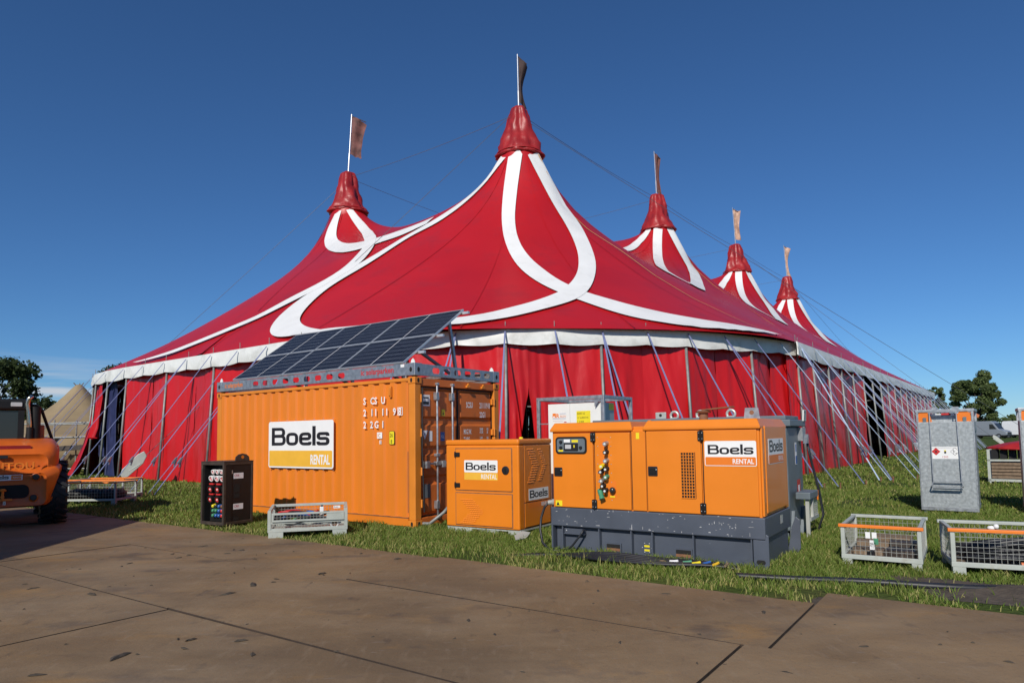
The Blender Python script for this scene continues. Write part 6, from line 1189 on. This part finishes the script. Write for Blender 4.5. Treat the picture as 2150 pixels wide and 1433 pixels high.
# ------------------------------------------------------------------ bare soil at the road's right end
mb = MB(); nn = 26; vs = []
for i in range(nn+1):
    for j in range(13):
        s_ = i/nn; t_ = j/12; x = 3.9+4.2*s_; y0 = 6.25-2.35*s_; p = Vector((x, y0+1.25*t_, 0)); ed = min(t_, 1-t_, s_*2.5)*2; vs.append((p.x, p.y, .004+max(0, min(1, ed))*(.05+.055*noise.noise((p.x*2.2, p.y*2.2, 0))+.03*noise.noise((p.x*7, p.y*7, 3)))))
mb.add(vs, [(i*13+j, (i+1)*13+j, (i+1)*13+j+1, i*13+j+1) for i in range(nn) for j in range(12)]); o_ = mb.build('bare_soil', 'soil' if 'soil' in M else 'clod', None, smooth=True); o_['kind'] = 'structure'
# ------------------------------------------------------------------ grass
def grass():
    g_ = np.random.default_rng(21); X = []
    def ring_(r0, r1, dens, a0=-.82, a1=.82):
        area = (r1*r1-r0*r0)/2*(a1-a0); n = int(area*dens); r = np.sqrt(g_.random(n)*(r1*r1-r0*r0)+r0*r0); a = a0+(a1-a0)*g_.random(n); return np.stack([r*np.sin(a), r*np.cos(a)], 1)
    P = [ring_(6, 11, 2300), ring_(11, 15, 1500), ring_(15, 21, 560), ring_(21, 32, 150), ring_(32, 60, 26, -.75, .75)]
    W_ = np.concatenate([np.full(len(p), s_) for p, s_ in zip(P, (1., 1.15, 1.7, 2.8, 5.))]); P = np.concatenate(P)
    sE = P @ np.array([E_.x, E_.y]); nE = P @ np.array([N_.x, N_.y])
    pn = np.array([noise.noise((p[0]*.9, p[1]*.9, 0)) for p in P]); pn2 = np.array([noise.noise((p[0]*3.1, p[1]*3.1, 7)) for p in P])
    edge = 6.50+.06*pn2+np.where(sE > -1.4, .44+.03*np.clip(sE+1.4, 0, 9), 0)
    keep = nE > edge
    soil = (P[:, 0] > 3.9) & (P[:, 1] < 6.25-2.35/4.2*(P[:, 0]-3.9)+1.0+.2*pn2) & (P[:, 0] < 8); keep &= ~(soil & (g_.random(len(P)) < .93))
    keep &= ~((pn > .2) & (g_.random(len(P)) < np.clip((pn-.2)*4.5, 0, .85)))
    # bare mud strip in front of the generator and crates
    mud = (nE-edge < 1.0) & (sE > -3.2) & (pn2 > .12); keep &= ~(mud & (g_.random(len(P)) < .8))
    keep &= ~((nE-edge < .55) & (g_.random(len(P)) < np.clip(.55-(nE-edge)*.8+.9*pn2, 0, .93)))
    # inside the tent nothing grows thick
    ru = (P-np.array([T0.x, T0.y])) @ np.array([TA.x, TA.y]); rv = (P-np.array([T0.x, T0.y])) @ np.array([TV.x, TV.y]); keep &= bound(ru, rv) < .5
    P = P[keep]; W_ = W_[keep]; pn = pn[keep]; pn2 = pn2[keep]; n = len(P)
    h = (.036+.055*g_.random(n)**1.6)*np.clip(1+.75*pn2+.35*pn, .35, 2)*np.where(W_ > 2, 1.15, 1); wd = (.0035+.003*g_.random(n))*W_; a = g_.random(n)*2*pi; b = g_.random(n)*2*pi; ln = h*(.25+.75*g_.random(n))
    tx, ty = np.cos(a)*wd, np.sin(a)*wd; lx, ly = np.cos(b)*ln, np.sin(b)*ln; z0 = np.full(n, -.004)
    x, y = P[:, 0], P[:, 1]
    v = np.stack([np.stack([x-tx, y-ty, z0], 1), np.stack([x+tx, y+ty, z0], 1), np.stack([x+lx*.35+tx*.8, y+ly*.35+ty*.8, h*.6], 1), np.stack([x+lx*.35-tx*.8, y+ly*.35-ty*.8, h*.6], 1), np.stack([x+lx, y+ly, h], 1)], 1).reshape(-1, 3)
    base = np.arange(n)*5; idx = np.stack([base, base+1, base+2, base+3, base+3, base+2, base+4], 1).astype(np.int32).ravel()
    me = bpy.data.meshes.new('grass'); me.vertices.add(5*n); me.vertices.foreach_set('co', v.astype(np.float32).ravel()); me.loops.add(7*n); me.loops.foreach_set('vertex_index', idx); me.polygons.add(2*n)
    ls_ = np.stack([np.arange(n)*7, np.arange(n)*7+4], 1).astype(np.int32).ravel(); me.polygons.foreach_set('loop_start', ls_); me.polygons.foreach_set('loop_total', np.tile(np.array([4, 3], np.int32), n)); me.update()
    eg = (P @ np.array([N_.x, N_.y]))-6.5; ti = np.where(g_.random(n) < .11+.18*np.clip(pn, 0, 1)+.3*np.clip(1-eg/1.1, 0, 1), .6+.4*g_.random(n), g_.random(n)*.28+.1*np.clip(pn2, -.5, 1)); at = me.attributes.new('tint', 'FLOAT', 'POINT'); at.data.foreach_set('value', np.repeat(np.clip(ti, 0, 1), 5).astype(np.float32))
    me.materials.append(M['blade']); o = bpy.data.objects.new('grass', me); C.objects.link(o); o['kind'] = 'stuff'; return n
grass()
